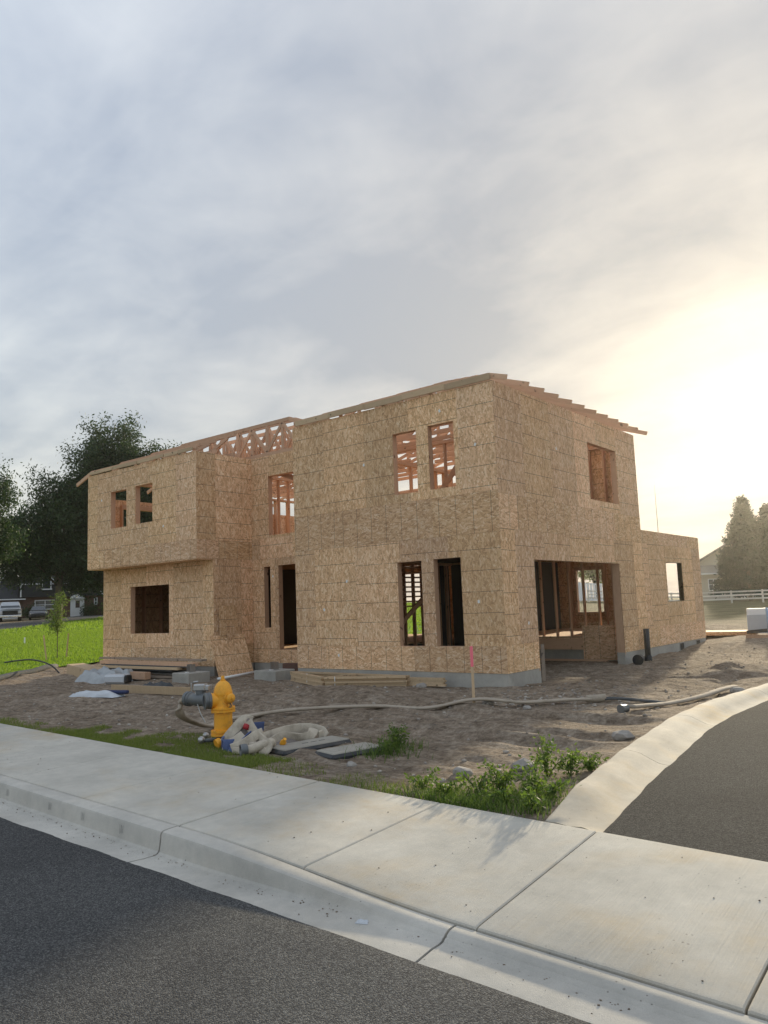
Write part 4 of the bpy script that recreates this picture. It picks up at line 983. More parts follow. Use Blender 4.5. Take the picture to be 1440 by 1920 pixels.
for x in (.1, -1.0): sw_.box((x, -.60 if x > 0 else -.27, .02), (x + .014, -.59 if x > 0 else -.25, .24))
sw_.build('strap', M['white_pvc'], ts)
for x0, y0, x1, y1, l in ((-6.55, .42, -5.75, .25, 'short pale boards on the ground beside the truss bundle'),):
    z_ = g1(x0, y0); b = tag(MB().beam((x0, y0, z_ + .06), (x1, y1, z_ + .05), .14, .08).build('short_board', M['pine']), l, 'board')
br = tag(empty('brick_pack', (-6.4, .75, g1(-6.4, .75)), .3), 'small reddish block beside the front door foundation', 'block')
MB().cbox((0, 0, .16), (.24, .1, .14), .01).build('block_body', M['brick'], br)
# --- white rod leaning behind the hydrant
tag(MB().tube([(-7.12, -.98, -.2), (-7.06, -.5, -.17), (-7.0, .05, -.13)], .03, 10).build('white_pipe', M['white_pvc'], None, True), 'white plastic pipe lying on the dirt between the two footings', 'pipe')
# --- sheets of strand board leaning in the corner of the bay
def lean_sheet(x0, w_, h_, yb, lean, label, dz=0, rz=0):
    o = tag(empty('leaning_osb_sheet', (x0, yb, g1(x0, yb) + dz), rz), label, 'board sheet'); b = MB().box((0, 0, 0), (w_, .012, h_)).build('sheet', M['osb_v'], o)
    b.rotation_euler = (-lean, 0, 0)
lean_sheet(-7.72, 1.12, 1.05, -.45, .36, 'short strand board sheet leaning in the entry corner', .02, R(90))
o = tag(empty('leaning_osb_sheet', (-8.0, -.12, g1(-8, -.1))), 'tall narrow strand board strip leaning on the bay wall', 'board sheet')
b = MB().box((0, 0, 0), (.012, .62, 1.75)).build('sheet', M['osb_v'], o); b.rotation_euler = (0, -.07, .05)
o = tag(empty('leaning_osb_sheet', (-7.93, .1, g1(-8, .1))), 'middle strand board sheet leaning against the taller strip', 'board sheet')
b = MB().box((0, 0, 0), (.012, .5, 1.3)).build('sheet', M['osb_v'], o); b.rotation_euler = (0, -.12, .12)
# --- lumber pile under the bay window
lp = tag(empty('lumber_pile', (-10.3, -1.05, g1(-10.3, -1.05))), 'low pile of weathered lumber in front of the bay wall', 'lumber')
for k, (x0, x1, y0, y1, z_, t_, m_) in enumerate([(-2.3, 2.3, .45, .38, .45, .05, 'grey_wood'), (-2.0, 2.2, .28, .2, .36, .09, 'lumber'), (-1.9, 1.7, .1, .12, .26, .06, 'pine'), (-1.9, 1.6, .4, .35, .20, .12, 'grey_wood'), (-1.7, .9, -.15, -.25, .10, .17, 'lumber'), (-.2, 2.3, -.05, .3, .05, .06, 'grey_wood'), (-2.3, 1.4, .5, .5, .31, .1, 'black_plastic'), (-1.5, 2.1, .15, .2, .305, .025, 'grey_pipe'), (-1.6, 1.5, .05, .1, .21, .03, 'black_plastic'), (.3, 2.4, .3, .3, .16, .08, 'grey_pipe')]):
    MB().beam((x0, y0, z_), (x1, y1, z_), .16, t_).build('plank', M[m_], lp)  # the black and dark grey beams stand in for shaded gaps between planks
bm_ = tag(MB().beam((-13.4, -.95, g1(-13.3, -.9) + .14), (-11.0, -1.6, g1(-11.0, -1.6) + .12), .45, .28).build('timber_beam', M['pine']), 'thick pale timber block at the left end of the lumber pile', 'timber')
# crumpled wrap over the pile
def crumple(name, cx, cy, z0, sx_, sy_, h_, mat, label, seed, rz=0, cat='tarp'):
    n = 20; mb = MB(); u = np.linspace(-1, 1, n); U, Vv = np.meshgrid(u, u); e = np.clip(1 - np.maximum(np.abs(U), np.abs(Vv)) ** 4, 0, 1)
    z = h_ * e * (.35 + .6 * (1 - 3.4 * np.abs(fbm(U * 2.1 + 9, Vv * 2.1, 1.0, 2, seed))) + .5 * fbm(U * 3.5 + 2, Vv * 3.5, 1.0, 2, seed + 9)) + .02; x = U * sx_ * (1 + .25 * fbm(U * 2, Vv * 2 + 4, 1, 2, seed + 3)); y = Vv * sy_ * (1 + .3 * fbm(U * 2 + 7, Vv * 2, 1, 2, seed + 5))
    c_, s_ = math.cos(rz), math.sin(rz)
    V = np.stack([cx + x * c_ - y * s_, cy + x * s_ + y * c_, z0 + z], -1).reshape(-1, 3)
    return tag(np_mesh(name, V, grid_faces(n, n), M[mat]), label, cat)
crumple('crumpled_tarp', -10.5, -1.7, g1(-10.3, -1.7) - .02, .66, .45, .40, 'tarp', 'crumpled grey building wrap thrown over the lumber pile', 41, .35)
pk = tag(empty('wrapped_roll', (-9.45, -2.1, g1(-9.45, -2.1))), 'open end of a rolled white wrap in front of the crumpled tarp', 'roll')
MB().cbox((0, 0, .12), (.30, .16, .11), .05, Rz(.35)).build('wrap', M['white_bag'], pk); MB().cbox((.27, .0, .12), (.06, .13, .09), .03, Rz(.35)).build('open_end', M['black_plastic'], pk)
pl_ = tag(MB().beam((-7.25, -3.62, g1(-7.2, -3.6) + .09), (-5.2, -3.2, g1(-5.2, -3.2) + .08), .05, .15).build('ground_plank', M['pine']), 'long pale plank lying on edge on the dirt behind the hydrant', 'plank')
wb = tag(empty('white_bag', (-7.0, -4.1, g1(-7, -4.1))), 'torn white plastic bag with dark print on the dirt', 'bag')
b = crumple('bag_sheet', 0, 0, 0, .62, .17, .12, 'white_bag', None, 77, .25, None); b.parent = wb
for k in ('label', 'category'):
    if k in b: del b[k]
b = MB().cbox((.42, .04, .1), (.28, .05, .035), .02, Rz(.35)).build('dark_print_panel', M['navy'], wb)
db = tag(empty('tar_paper_scrap', (-6.95, -2.75, g1(-6.95, -2.75))), 'dark folded scrap of roofing paper behind the long plank', 'debris')
b = crumple('scrap_sheet', 0, 0, 0, .36, .22, .22, 'grey_pipe', None, 99, .2, None); b.parent = db
for k in ('label', 'category'):
    if k in b: del b[k]
# --- pipes
gp = [(-13.6, -3.2), (-13.92, -2.8), (-14.4, -2.1), (-14.76, -1.5), (-15.2, -.85), (-15.6, -.32)]
tag(MB().tube([onz(a, b, .05) for a, b in [(-12.3, -4.6)] + gp], .085, 12).build('drain_pipe', M['grey_pipe'], None, True), 'thick dark grey drain pipe along the edge of the lawn', 'pipe')
tag(MB().tube(catmull([onz(-13.7, -1.2, -.05), (-14.1, -1.3, .02), (-14.9, -1.4, .16), (-15.7, -1.5, .13), (-16.2, -1.6, .08)]), .022, 8).build('bent_conduit', M['black_plastic'], None, True), 'thin black conduit arching up from the lawn edge', 'conduit')
bp = tag(empty('black_drain_riser', (.16, 6.6, g1(.16, 6.6))), 'black vertical drain pipe standing by the garage wall', 'pipe')
MB().tube([(0, .1, -.1), (0, .1, .82)], .072, 16).build('riser', M['black_plastic'], bp, True); lat('elbow_socket', [(.09, 0), (.09, .14), (.075, .16)], 'black_plastic', bp, 16, Matrix.Translation((0, .1, 0)))
bk = tag(empty('black_bucket', (.30, 5.62, g1(.30, 5.62))), 'black bucket lying on its side at the foot of the drain riser', 'bucket')
lat('shell', [(.105, 0), (.125, 0), (.13, .02), (.12, .03), (.10, .3), (.0005, .3)], 'black_plastic', bk, 22, axisM((0, 0, .11), (-.12, 1, .05))); lat('inside', [(.0005, .25), (.09, .25), (.104, .01)], 'black_plastic', bk, 22, axisM((0, 0, .11), (-.12, 1, .05)))
lever = tag(MB().beam((-.05, 1.5, -.3), (-.28, 1.95, .42), .07, .03).build('leaning_board', M['grey_wood']), 'weathered board leaning at the left side of the garage opening', 'board')
# --- named rocks
for x, y, r_, l in ((3.66, -6.12, .11, 'largest pale boulder half hidden by the tall weeds'), (3.82, -4.15, .10, 'lone pale rock beside the middle of the driveway kerb'), (3.22, -6.52, .08, 'dark grey clod of dirt in front of the weeds'), (2.05, -6.75, .05, 'small white stone near the pavement joint'), (1.62, -2.3, .06, 'flat pale stone between stake and hose coupling'), (.95, -2.3, .09, 'pale stone at the foot of the survey stake'), (3.9, .3, .10, 'whitish rock by the far end of the loose hose'), (-1.6, -.55, .1, 'dark rock at the right end of the truss bundle')):
    tag(MB().ball((0, 0, r_ * .3), r_, int(x * 100) % 97, .16, 2, (1.2, .9, .7)).build('rock', M['rock'], None, False, (x, y, g1(x, y))), l, 'rock')
# ------------------------------------------------------------------ weeds by the pavement
def leaf_mesh():
    mb = MB(); P = [(0, 0, 0), (.15, .2, .04), (.17, .5, .06), (.0, 1.0, -.06), (-.17, .5, .06), (-.15, .2, .04), (0, .4, .0)]
    mb.add(P, [(0, 1, 6), (1, 2, 6), (2, 3, 6), (3, 4, 6), (4, 5, 6), (5, 0, 6)])
    me = bpy.data.meshes.new('leaf'); me.from_pydata(mb.v, [], mb.f); return me
LEAF = leaf_mesh(); LEAF.materials.append(M['weed_light'])
def small_leaves(centers, n, spread, size, seed):
    r_ = np.random.default_rng(seed); c = np.repeat(np.asarray(centers, float), n, 0); m = len(c); c = c + r_.normal(0, 1, (m, 3)) * spread
    a = r_.normal(size=(m, 3)); a /= np.linalg.norm(a, axis=1)[:, None]; b = np.cross(a, r_.normal(size=(m, 3))); b /= np.linalg.norm(b, axis=1)[:, None]
    s = size * r_.uniform(.6, 1.4, m)[:, None]
    V = np.stack([c - a * s, c + b * s * .42, c + a * s, c - b * s * .42], 1).reshape(-1, 3); return V, np.arange(m * 4).reshape(-1, 4)
def weed(x, y, h, spread, label, seed, big=10, n=60, lsz=.06):
    z_ = g1(x, y); o = tag(empty('weed', (x, y, z_)), label, 'weed', 'weeds by the pavement'); r_ = random.Random(seed); tips = []; st_ = MB()
    for k in range(r_.randint(4, 7)):
        a = r_.uniform(0, 6.28); e = Vector((math.cos(a) * spread * r_.uniform(.2, 1), math.sin(a) * spread * r_.uniform(.2, 1), h * r_.uniform(.5, 1)))
        pts = [Vector((0, 0, -.02)), e * .45 + Vector((0, 0, h * .12)), e]; cp_ = catmull(pts, 4); st_.tube(cp_, [.006 * (1 - .7 * i / len(cp_)) for i in range(len(cp_))], 5); tips += [tuple(q) for q in cp_[2:]]
    st_.build('stem', M['weed'], o)
    V, F_ = small_leaves(tips, n // 6, (spread * .2, spread * .2, h * .12), .021, seed); V[:, 2] = np.maximum(V[:, 2], .01)
    np_mesh('foliage', V, F_, M['weed'], o)
    for k in range(big):
        t = tips[r_.randrange(len(tips))]; l = link('leaf', LEAF, None, o, (t[0], t[1], t[2]), (r_.uniform(-.2, .9), r_.uniform(-.5, .5), r_.uniform(0, 6.28))); s = lsz * r_.uniform(.6, 1.5); l.scale = (s, s, s)
W = [(3.27, -7.2, .2, .22, 'low weed at the left end of the weeds along the pavement'), (3.55, -7.28, .24, .22, 'second weed from the left end of the row on the pavement edge'), (3.75, -7.1, .26, .25, 'leafy weed in front of the dark clod'), (3.9, -6.95, .34, .22, 'upright weed with seed head in the middle of the weeds'), (4.12, -7.3, .26, .28, 'bushy weed at the pavement edge below the boulder'), (4.2, -6.95, .36, .30, 'dense weed between boulder and driveway kerb'), (3.98, -6.3, .50, .26, 'tallest weed with broad leaves in front of the pale boulder'), (4.38, -7.05, .24, .24, 'weed against the driveway kerb'), (4.48, -7.45, .26, .2, 'weed in the corner of pavement and driveway kerb'), (4.18, -6.25, .34, .24, 'bright weed spilling beside the driveway kerb'), (4.24, -5.95, .2, .22, 'farthest low weed along the driveway kerb'), (1.95, -6.05, .26, .22, 'weed hanging over the round-hatch meter lid'), (1.86, -5.75, .36, .2, 'tall bright weed behind the meter lids')]
for k, (x, y, h, s, l) in enumerate(W): weed(x, y, h * .68, s * .85, l, 100 + k, 9 if h > .3 else 4, 42 if h > .3 else 30)
X = rng.normal(4.0, .42, 2200); Y = yback(X) + .02 + np.abs(rng.normal(0, .36, 2200)) * np.clip((X - 2.6) / 1.3, .2, 1.3); k = (X < kerb_back(Y) + .0) & (X > 2.7)
blades('weeds', X[k], Y[k], gz(X[k], Y[k]) - .004, .085, .008, M['weed'], 'tangle of green weeds and grass at the driveway corner', 1.1)
X = rng.normal(1.9, .16, 380); Y = rng.normal(-5.95, .2, 380); blades('weeds', X, Y, gz(X, Y) - .004, .12, .009, M['weed'], 'grassy weeds around the meter lids', 1.1)

# ------------------------------------------------------------------ trees
def crown_mesh(lobes, seed, leaf, per, shell=.75):
    r_ = np.random.default_rng(seed); cs = []
    for (cx, cy, cz), (ra, rb, rc), n in lobes:
        d_ = r_.normal(size=(n, 3)); d_ /= np.linalg.norm(d_, axis=1)[:, None]; rad = r_.random(n) ** (1 / 3) * (1 - .0) ; rad = shell * np.maximum(rad, .35) + (1 - shell) * 1.1 * r_.random(n)
        lump = 1 + .25 * np.sin(d_[:, 0] * 5 + seed) * np.sin(d_[:, 1] * 6 + 1) + .2 * np.sin(d_[:, 2] * 8)
        cs.append(np.array((cx, cy, cz)) + d_ * (rad * lump)[:, None] * np.array((ra, rb, rc)))
    c = np.concatenate(cs); return c, small_leaves(c, per, leaf * 3.4, leaf, seed + 1)
def tree(name, base, lobes, label, seed, leaf=.2, per=26, mat='leaf_dark', trunk=.35, th=None, group=None, cat='tree'):
    x, y = base; z_ = g1(x, y); o = tag(empty(name, (x, y, z_)), label, cat, group)
    c, (V, F_) = crown_mesh(lobes, seed, leaf, per); r_ = random.Random(seed)
    top = max(l[0][2] for l in lobes); tb = MB(); H = th or top * .8
    tp = [Vector((0, 0, -.1)), Vector((r_.uniform(-.1, .1) * H * .1, r_.uniform(-.1, .1) * H * .1, H * .35)), Vector((r_.uniform(-.3, .3) * trunk * 2, 0, H * .7)), Vector((0, 0, H))]
    cp_ = catmull(tp, 6); tb.tube(cp_, [trunk * (1 - .8 * i / (len(cp_) - 1)) for i in range(len(cp_))], 9); tb.build('trunk', M['bark'], o, True)
    br_ = MB()
    for k in range(0, len(c), max(1, len(c) // 26)):
        q = Vector(c[k]); s0 = cp_[min(len(cp_) - 1, int(len(cp_) * (.3 + .6 * r_.random())))]
        mid = s0.lerp(q, .5) + Vector((0, 0, .06 * (q - s0).length)); br_.tube([s0, mid, q], [trunk * .28, trunk * .16, trunk * .04], 5)
    br_.build('limbs', M['bark'], o, True)
    cr = np_mesh('crown', V, F_, M[mat], o); return o
tree('broadleaf_tree', (-59.8, 30.8), [((0, 0, 9.5), (4.2, 4.6, 7.0), 420), ((-.8, -1.2, 14.8), (3.9, 4.3, 4.4), 340), ((1.6, 3.2, 12.0), (3.6, 4.2, 5.0), 260), ((0, -3, 6), (4.0, 4.0, 4.2), 200), ((1, 4.4, 5.5), (4, 4, 4.2), 200)], 'tallest dark broadleaf tree rising behind the unfinished house', 5, .14, 90, 'leaf_dark', .5)
tree('broadleaf_tree', (-61.2, 24.4), [((0, 0, 8.4), (3.4, 3.6, 4.8), 300), ((.6, 1.4, 11.0), (2.4, 2.6, 3.0), 130), ((-.6, -2.6, 6.2), (3.0, 3.0, 3.0), 170), ((0, -4.6, 7.0), (2.4, 2.6, 2.4), 110), ((0, 3.4, 6), (3, 3, 3.6), 160)], 'dark broadleaf tree in front of the dark house, lower than its neighbour', 6, .14, 84, 'leaf_dark', .42)
tree('broadleaf_tree', (-47.6, 11.4), [((0, 0, 8.2), (2.2, 2.0, 3.0), 100), ((.5, .9, 6.2), (2.0, 1.5, 1.5), 70), ((.4, 1.1, 9.6), (1.2, 1.0, 1.6), 40)], 'broadleaf tree at the left edge of the picture', 7, .10, 60, 'leaf_dark', .3)
tree('broadleaf_tree', (-37.4, 90), [((0, 0, 5.4), (4, 4, 3.4), 200), ((3, 1, 4.4), (3, 3, 3), 120)], 'pale green tree behind the white vinyl fence', 8, .22, 22, 'leaf_mid', .3, group=None)
tree('broadleaf_tree', (-43, 84), [((0, 0, 4.6), (3.6, 3.6, 4.0), 200)], 'darker tree beside the pale one behind the white vinyl fence', 9, .22, 22, 'leaf_dark', .3)
yt = tree('young_tree', (-18.15, 1.09), [((0, 0, 1.55), (.26, .26, .55), 60), ((.04, .05, 2.05), (.14, .14, .25), 22), ((-.08, -.08, 1.15), (.15, .16, .22), 20)], 'slim young tree planted in the lawn between two stakes', 10, .035, 16, 'leaf_mid', .018, 1.9)
for x, y, dx, l in ((-17.95, .62, -.10, 'leaning tree stake at the left of the young tree'), (-18.45, 1.58, .06, 'tree stake at the right of the young tree')):
    z_ = g1(x, y); tag(MB().beam((x, y, z_ - .05), (x + dx * .5, y + dx, z_ + .88), .035, .035).build('tree_stake', M['pine']), l, 'stake', 'stakes of the young tree')
z_ = g1(-28.5, 5.1); tag(MB().beam((-28.5, 5.1, z_), (-28.5, 5.1, z_ + .35), .05, .05).build('lawn_marker', M['white_pvc']), 'small white marker post out on the lawn', 'marker')
def conifer(base, h, r_, label, seed):
    x, y = base; o = tag(empty('spruce_tree', (x, y, g1(x, y))), label, 'tree', 'spruces by the beige house'); rr = np.random.default_rng(seed)
    MB().tube([(0, 0, -.1), (0, 0, h * .5), (0, 0, h * .98)], [.2, .12, .02], 8).build('trunk', M['bark'], o, True)
    cs = []; br_ = MB()
    for k in range(230):
        t = rr.random() ** .85; z = h * (.06 + .92 * t); R_ = r_ * 1.25 * (1 - t) ** .95 * rr.uniform(.7, 1.12) + .08; a = rr.uniform(0, 6.28)
        p0 = Vector((0, 0, z)); p1 = Vector((math.cos(a) * R_, math.sin(a) * R_, z - .12 * R_ + .10 * R_))
        if k % 3 == 0: br_.tube([p0, p1], [.04, .01], 4)
        for s in np.linspace(.25, 1, max(3, int(R_ * 4))): cs.append(tuple(p0.lerp(p1, s) + Vector((0, 0, .12 * math.sin(s * 3)))))
    br_.build('limbs', M['bark'], o, True); V, F_ = small_leaves(cs, 30, (.2, .2, .16), .17, seed); np_mesh('crown', V, F_, M['needle'], o)
conifer((-13.2, 72.7), 10.6, 3.1, 'tall spruce in front of the beige house', 21); conifer((-11.2, 74.0), 9.6, 3.1, 'slightly shorter spruce beside the tall one', 22); conifer((-8.8, 73.2), 8.3, 3.2, 'lowest spruce of the three at the picture edge', 23)

# ------------------------------------------------------------------ dark house with its two cars
def facing(x, y): return math.atan2(-(x - CAM.x), (y - CAM.y))     # local -y looks at the street corner
def window(parent, X0, X1, Z0, Z1, y, mat='white_trim', mull=0, proud=.06):
    o = empty('window', (0, y, 0), 0, parent); MB().box((X0, -.02, Z0), (X1, .02, Z1)).build('pane', M['glass'], o); f = MB(); t = .09
    for a, b in (((X0 - t, -proud, Z0 - t), (X1 + t, .02, Z0)), ((X0 - t, -proud, Z1), (X1 + t, .02, Z1 + t)), ((X0 - t, -proud, Z0), (X0, .02, Z1)), ((X1, -proud, Z0), (X1 + t, .02, Z1))): f.box(a, b)
    for k in range(mull): x = X0 + (X1 - X0) * (k + 1) / (mull + 1); f.box((x - .04, -proud, Z0), (x + .04, -.022, Z1))
    f.box((X0, -proud + .01, (Z0 + Z1) / 2 - .03), (X1, -.022, (Z0 + Z1) / 2 + .03)); f.build('frame', M[mat], o)
dx_, dy_ = -76.7, 31.5; dz_ = g1(dx_, dy_)
dh = tag(empty('dark_house', (dx_, dy_, dz_), facing(dx_, dy_)), 'dark grey house with white trim, dormers and brick ground floor behind the lawn', 'house')
MB().box((-2.4, 0, -.6), (5.3, 7, 2.28)).build('brick_wall', M['brick'], dh)
MB().prism([(0, 0)] * 0 + [(-2.62, 2.27), (5.95, 2.27), (5.0, 3.7), (-2.62, 3.7)], -.35, -.1).build('mansard_front', M['siding'], dh)
r_ = MB(); r_.add([(-2.9, -.35, 3.72), (5.1, -.35, 3.72), (5.1, 3.5, 6.0), (-2.9, 3.5, 6.0), (-2.9, 7.3, 3.72), (5.1, 7.3, 3.72), (-2.9, 7.3, 2.28), (5.1, 7.3, 2.28), (-2.9, -.1, 2.28), (5.1, -.1, 2.28)], [(0, 1, 2, 3), (3, 2, 5, 4), (4, 5, 7, 6), (0, 3, 4, 6, 8), (1, 9, 7, 5, 2)]); r_.build('roof', M['shingle'], dh)
t_ = MB(); t_.box((-3.0, -.47, 3.66), (5.05, -.36, 3.78)); t_.box((-2.72, -.45, 2.3), (-2.58, -.355, 3.66)); t_.beam((5.02, -.42, 3.7), (5.95, -.42, 2.3), .1, .1, (0, 1, 0)); t_.build('roof_trim', M['white_trim'], dh)
for X0, zt in ((-.62, 4.75), (2.72, 5.35)):
    d_ = empty('dormer', (X0, 0, 0), 0, dh); MB().prism([(0, 3.0), (1.15, 3.0), (1.15, zt - .5), (.57, zt), (0, zt - .5)], -.5, 3).build('dormer_wall', M['siding'], d_)
    b = MB(); b.beam((-.15, -.53, zt - .62), (.57, -.53, zt + .02), .09, .1, (0, 1, 0)); b.beam((.57, -.53, zt + .02), (1.3, -.53, zt - .62), .09, .1, (0, 1, 0)); b.box((.08, -.56, 3.05), (.18, -.502, 4.3)); b.box((.97, -.56, 3.05), (1.07, -.502, 4.3)); b.box((.0, -.6, 3.05), (1.15, -.502, 3.17)); b.build('dormer_trim', M['white_trim'], d_)
    MB().box((.19, -.54, 3.18), (.96, -.505, 4.28)).build('dormer_pane', M['glass'], d_)
window(dh, -1.15, .8, .95, 1.85, -.02, mull=1)
MB().box((2.45, -.5, -.3), (3.9, .0, 2.0)).build('porch', M['white_trim'], dh)
MB().prism([(2.35, 1.98), (4.0, 1.98), (3.85, 2.2), (3.5, 2.38), (3.17, 2.44), (2.85, 2.38), (2.5, 2.2)], -.75, .0).build('porch_arch', M['white_trim'], dh)
dr = MB().box((2.85, -.54, -.02), (3.55, -.505, 1.88)).build('door', M['vinyl'], dh); MB().box((2.98, -.56, .95), (3.42, -.542, 1.75)).build('door_pane', M['glass'], dr); MB().ball((3.5, -.58, .95), .05, 1, .0, 1).build('handle', M['black_iron'], dr)
window(dh, 5.05, 5.25, 1.3, 1.95, -.03); MB().box((5.31, .6, -.6), (9, 6, 2.3)).build('side_wing_wall', M['brick'], dh); MB().box((5.1, .25, 2.42), (9.2, .45, 2.52)).build('side_eave', M['white_trim'], dh)
MB().prism([(5.1, 2.5), (9.3, 2.5), (8.6, 4.0), (5.1, 4.0)], .46, 6).build('side_roof', M['shingle'], dh)
MB().box((-7.5, .3, -.6), (-2.41, 6, 2.0)).build('garage_wall', M['brick'], dh)
MB().add([(-7.6, -.4, 2.1), (-2.2, -.4, 2.1), (-2.7, 2.6, 4.05), (-7.0, 2.6, 4.05), (-7.6, 6, 2.1), (-2.2, 6, 2.1)], [(0, 1, 2, 3), (3, 2, 5, 4), (0, 3, 4), (1, 5, 2), (0, 4, 5, 1)]).build('garage_roof', M['shingle'], dh)
MB().box((-5.6, -.46, 2.02), (-2.15, -.41, 2.14)).build('garage_eave', M['white_trim'], dh); MB().box((-5.0, .25, -.1), (-2.9, .296, 1.85)).build('garage_door', M['vinyl'], dh)
MB().prism([(-4.95, 3.9), (-2.7, 3.9), (-3.85, 5.7)], 2.2, 6).build('rear_gable', M['siding'], dh)
b = MB(); b.beam((-5.0, 2.15, 3.9), (-3.85, 2.15, 5.75), .1, .09, (0, 1, 0)); b.beam((-3.85, 2.15, 5.75), (-2.65, 2.15, 3.9), .1, .09, (0, 1, 0)); b.build('gable_trim', M['white_trim'], dh)
b = MB(); b.beam((-6.6, -.45, 3.0), (-5.2, -.45, 2.4), .1, .1, (0, 1, 0)); b.build('porch_rake_trim', M['white_trim'], dh)
for k, (X0, rr_, l) in enumerate(((-1.6, .75, 'clipped shrub left of the dark house window'), (4.5, .8, 'dark shrub right of the white front door'), (6.6, 1.1, 'light green shrub at the right end of the dark house'), (8.1, 1.2, 'rounded shrub half hidden behind the unfinished house'))):
    p = Matrix.Translation((dx_, dy_, dz_)) @ Matrix.Rotation(facing(dx_, dy_), 4, 'Z') @ Vector((X0, -1.2, 0))
    o = tag(empty('shrub', (p.x, p.y, g1(p.x, p.y))), l, 'shrub', 'shrubs at the dark house'); c, (V, F_) = crown_mesh([((0, 0, rr_ * .7), (rr_, rr_, rr_ * .8), 60)], 60 + k, .1, 18); np_mesh('foliage', V, F_, M['leaf_mid' if k > 1 else 'leaf_dark'], o); MB().tube([(0, 0, -.05), (0, 0, rr_ * .7)], .04, 6).build('stem', M['bark'], o)
def wheel(parent, x, y, r_, wd):
    o = empty('wheel', (x, y, r_), 0, parent); Mx = Matrix.Rotation(math.pi / 2, 4, 'Y') @ Matrix.Translation((0, 0, -wd / 2))
    lat('tyre', [(r_ * .62, 0), (r_ * .93, 0), (r_, wd * .2), (r_, wd * .8), (r_ * .93, wd), (r_ * .62, wd)], 'rubber', o, 18, Mx); lat('rim', [(.02, wd * .2), (r_ * .6, wd * .12), (r_ * .62, wd * .9), (.02, wd * .85)], 'alu', o, 14, Mx)
def loft(sections, name, mat, parent):
    # sections: list of outlines with the same count, joined into one closed skin
    mb = MB(); k = len(sections[0])
    for s in sections: mb.v += [tuple(p) for p in s]
    for i in range(len(sections) - 1):
        for j in range(k): mb.f.append((i * k + j, i * k + (j + 1) % k, (i + 1) * k + (j + 1) % k, (i + 1) * k + j))
    mb.f.append(tuple(range(k))[::-1]); mb.f.append(tuple((len(sections) - 1) * k + j for j in range(k)))
    return smooth_angle(mb.build(name, M[mat], parent), 40)
def sec(y, hw, z0, z1, r_=.12): return [(-hw, y, z0), (hw, y, z0), (hw, y, z1 - r_), (hw - r_, y, z1), (-hw + r_, y, z1), (-hw, y, z1 - r_)]
tx, ty = -66.6, 22.6
tr = tag(empty('pickup_truck', (tx, ty, g1(tx, ty)), facing(tx, ty)), 'silver pickup truck with black grille parked nose-out by the dark house', 'pickup truck')
loft([sec(.0, .9, .55, 1.05, .1), sec(.06, .98, .45, 1.18, .12), sec(1.2, 1.0, .45, 1.26, .14), sec(1.5, 1.0, .45, 1.28, .1), sec(5.6, 1.0, .5, 1.28, .08)], 'body', 'silver', tr)
loft([sec(1.35, .93, 1.25, 1.28, .02), sec(2.1, .80, 1.25, 1.9, .1), sec(3.3, .80, 1.25, 1.92, .1), sec(3.6, .9, 1.25, 1.3, .02)], 'cab', 'silver', tr)
MB().add([(-.86, 1.40, 1.33), (.86, 1.40, 1.33), (.72, 2.03, 1.83), (-.72, 2.03, 1.83)], [(0, 1, 2, 3)]).build('windshield', M['glass'], tr)
MB().cbox((0, .0, .82), (.66, .05, .22), .03).build('grille', M['black_plastic'], tr)
for s in (-1, 1): MB().cbox((s * .80, .03, .88), (.13, .05, .12), .03).build('headlight', M['lamp_glass'], tr); MB().cbox((s * 1.12, 1.55, 1.3), (.12, .06, .1), .03).build('mirror', M['black_plastic'], tr)
MB().cbox((0, -.08, .5), (.98, .1, .11), .04).build('bumper', M['chrome'], tr); MB().box((-.15, -.195, .43), (.15, -.185, .57)).build('licence_plate', M['white_trim'], tr)
for s in (-1, 1):
    for y in (.95, 4.5): wheel(tr, s * .84, y, .42, .28)
cx_, cy_ = -68.2, 26.2
sd = tag(empty('sedan', (cx_, cy_, g1(cx_, cy_)), facing(cx_, cy_)), 'dark grey sedan parked beside the pickup truck', 'car')
loft([sec(.0, .72, .35, .62, .1), sec(.12, .86, .28, .7, .1), sec(1.1, .9, .25, .9, .12), sec(1.4, .9, .25, .93, .1), sec(4.0, .9, .25, .95, .1), sec(4.6, .8, .35, .85, .1)], 'body', 'graphite', sd)
loft([sec(1.1, .78, .9, .93, .02), sec(1.9, .62, .9, 1.38, .1), sec(3.0, .62, .9, 1.4, .1), sec(3.9, .75, .9, .95, .02)], 'cabin', 'graphite', sd)
MB().add([(-.72, 1.14, .97), (.72, 1.14, .97), (.57, 1.86, 1.36), (-.57, 1.86, 1.36)], [(0, 1, 2, 3)]).build('windshield', M['glass'], sd)
for s in (-1, 1): MB().cbox((s * .62, .09, .6), (.17, .06, .06), .02).build('headlight', M['lamp_glass'], sd)
MB().cbox((0, .02, .38), (.6, .04, .08), .02).build('grille', M['black_plastic'], sd)
for s in (-1, 1):
    for y in (.8, 3.6): wheel(sd, s * .78, y, .32, .2)

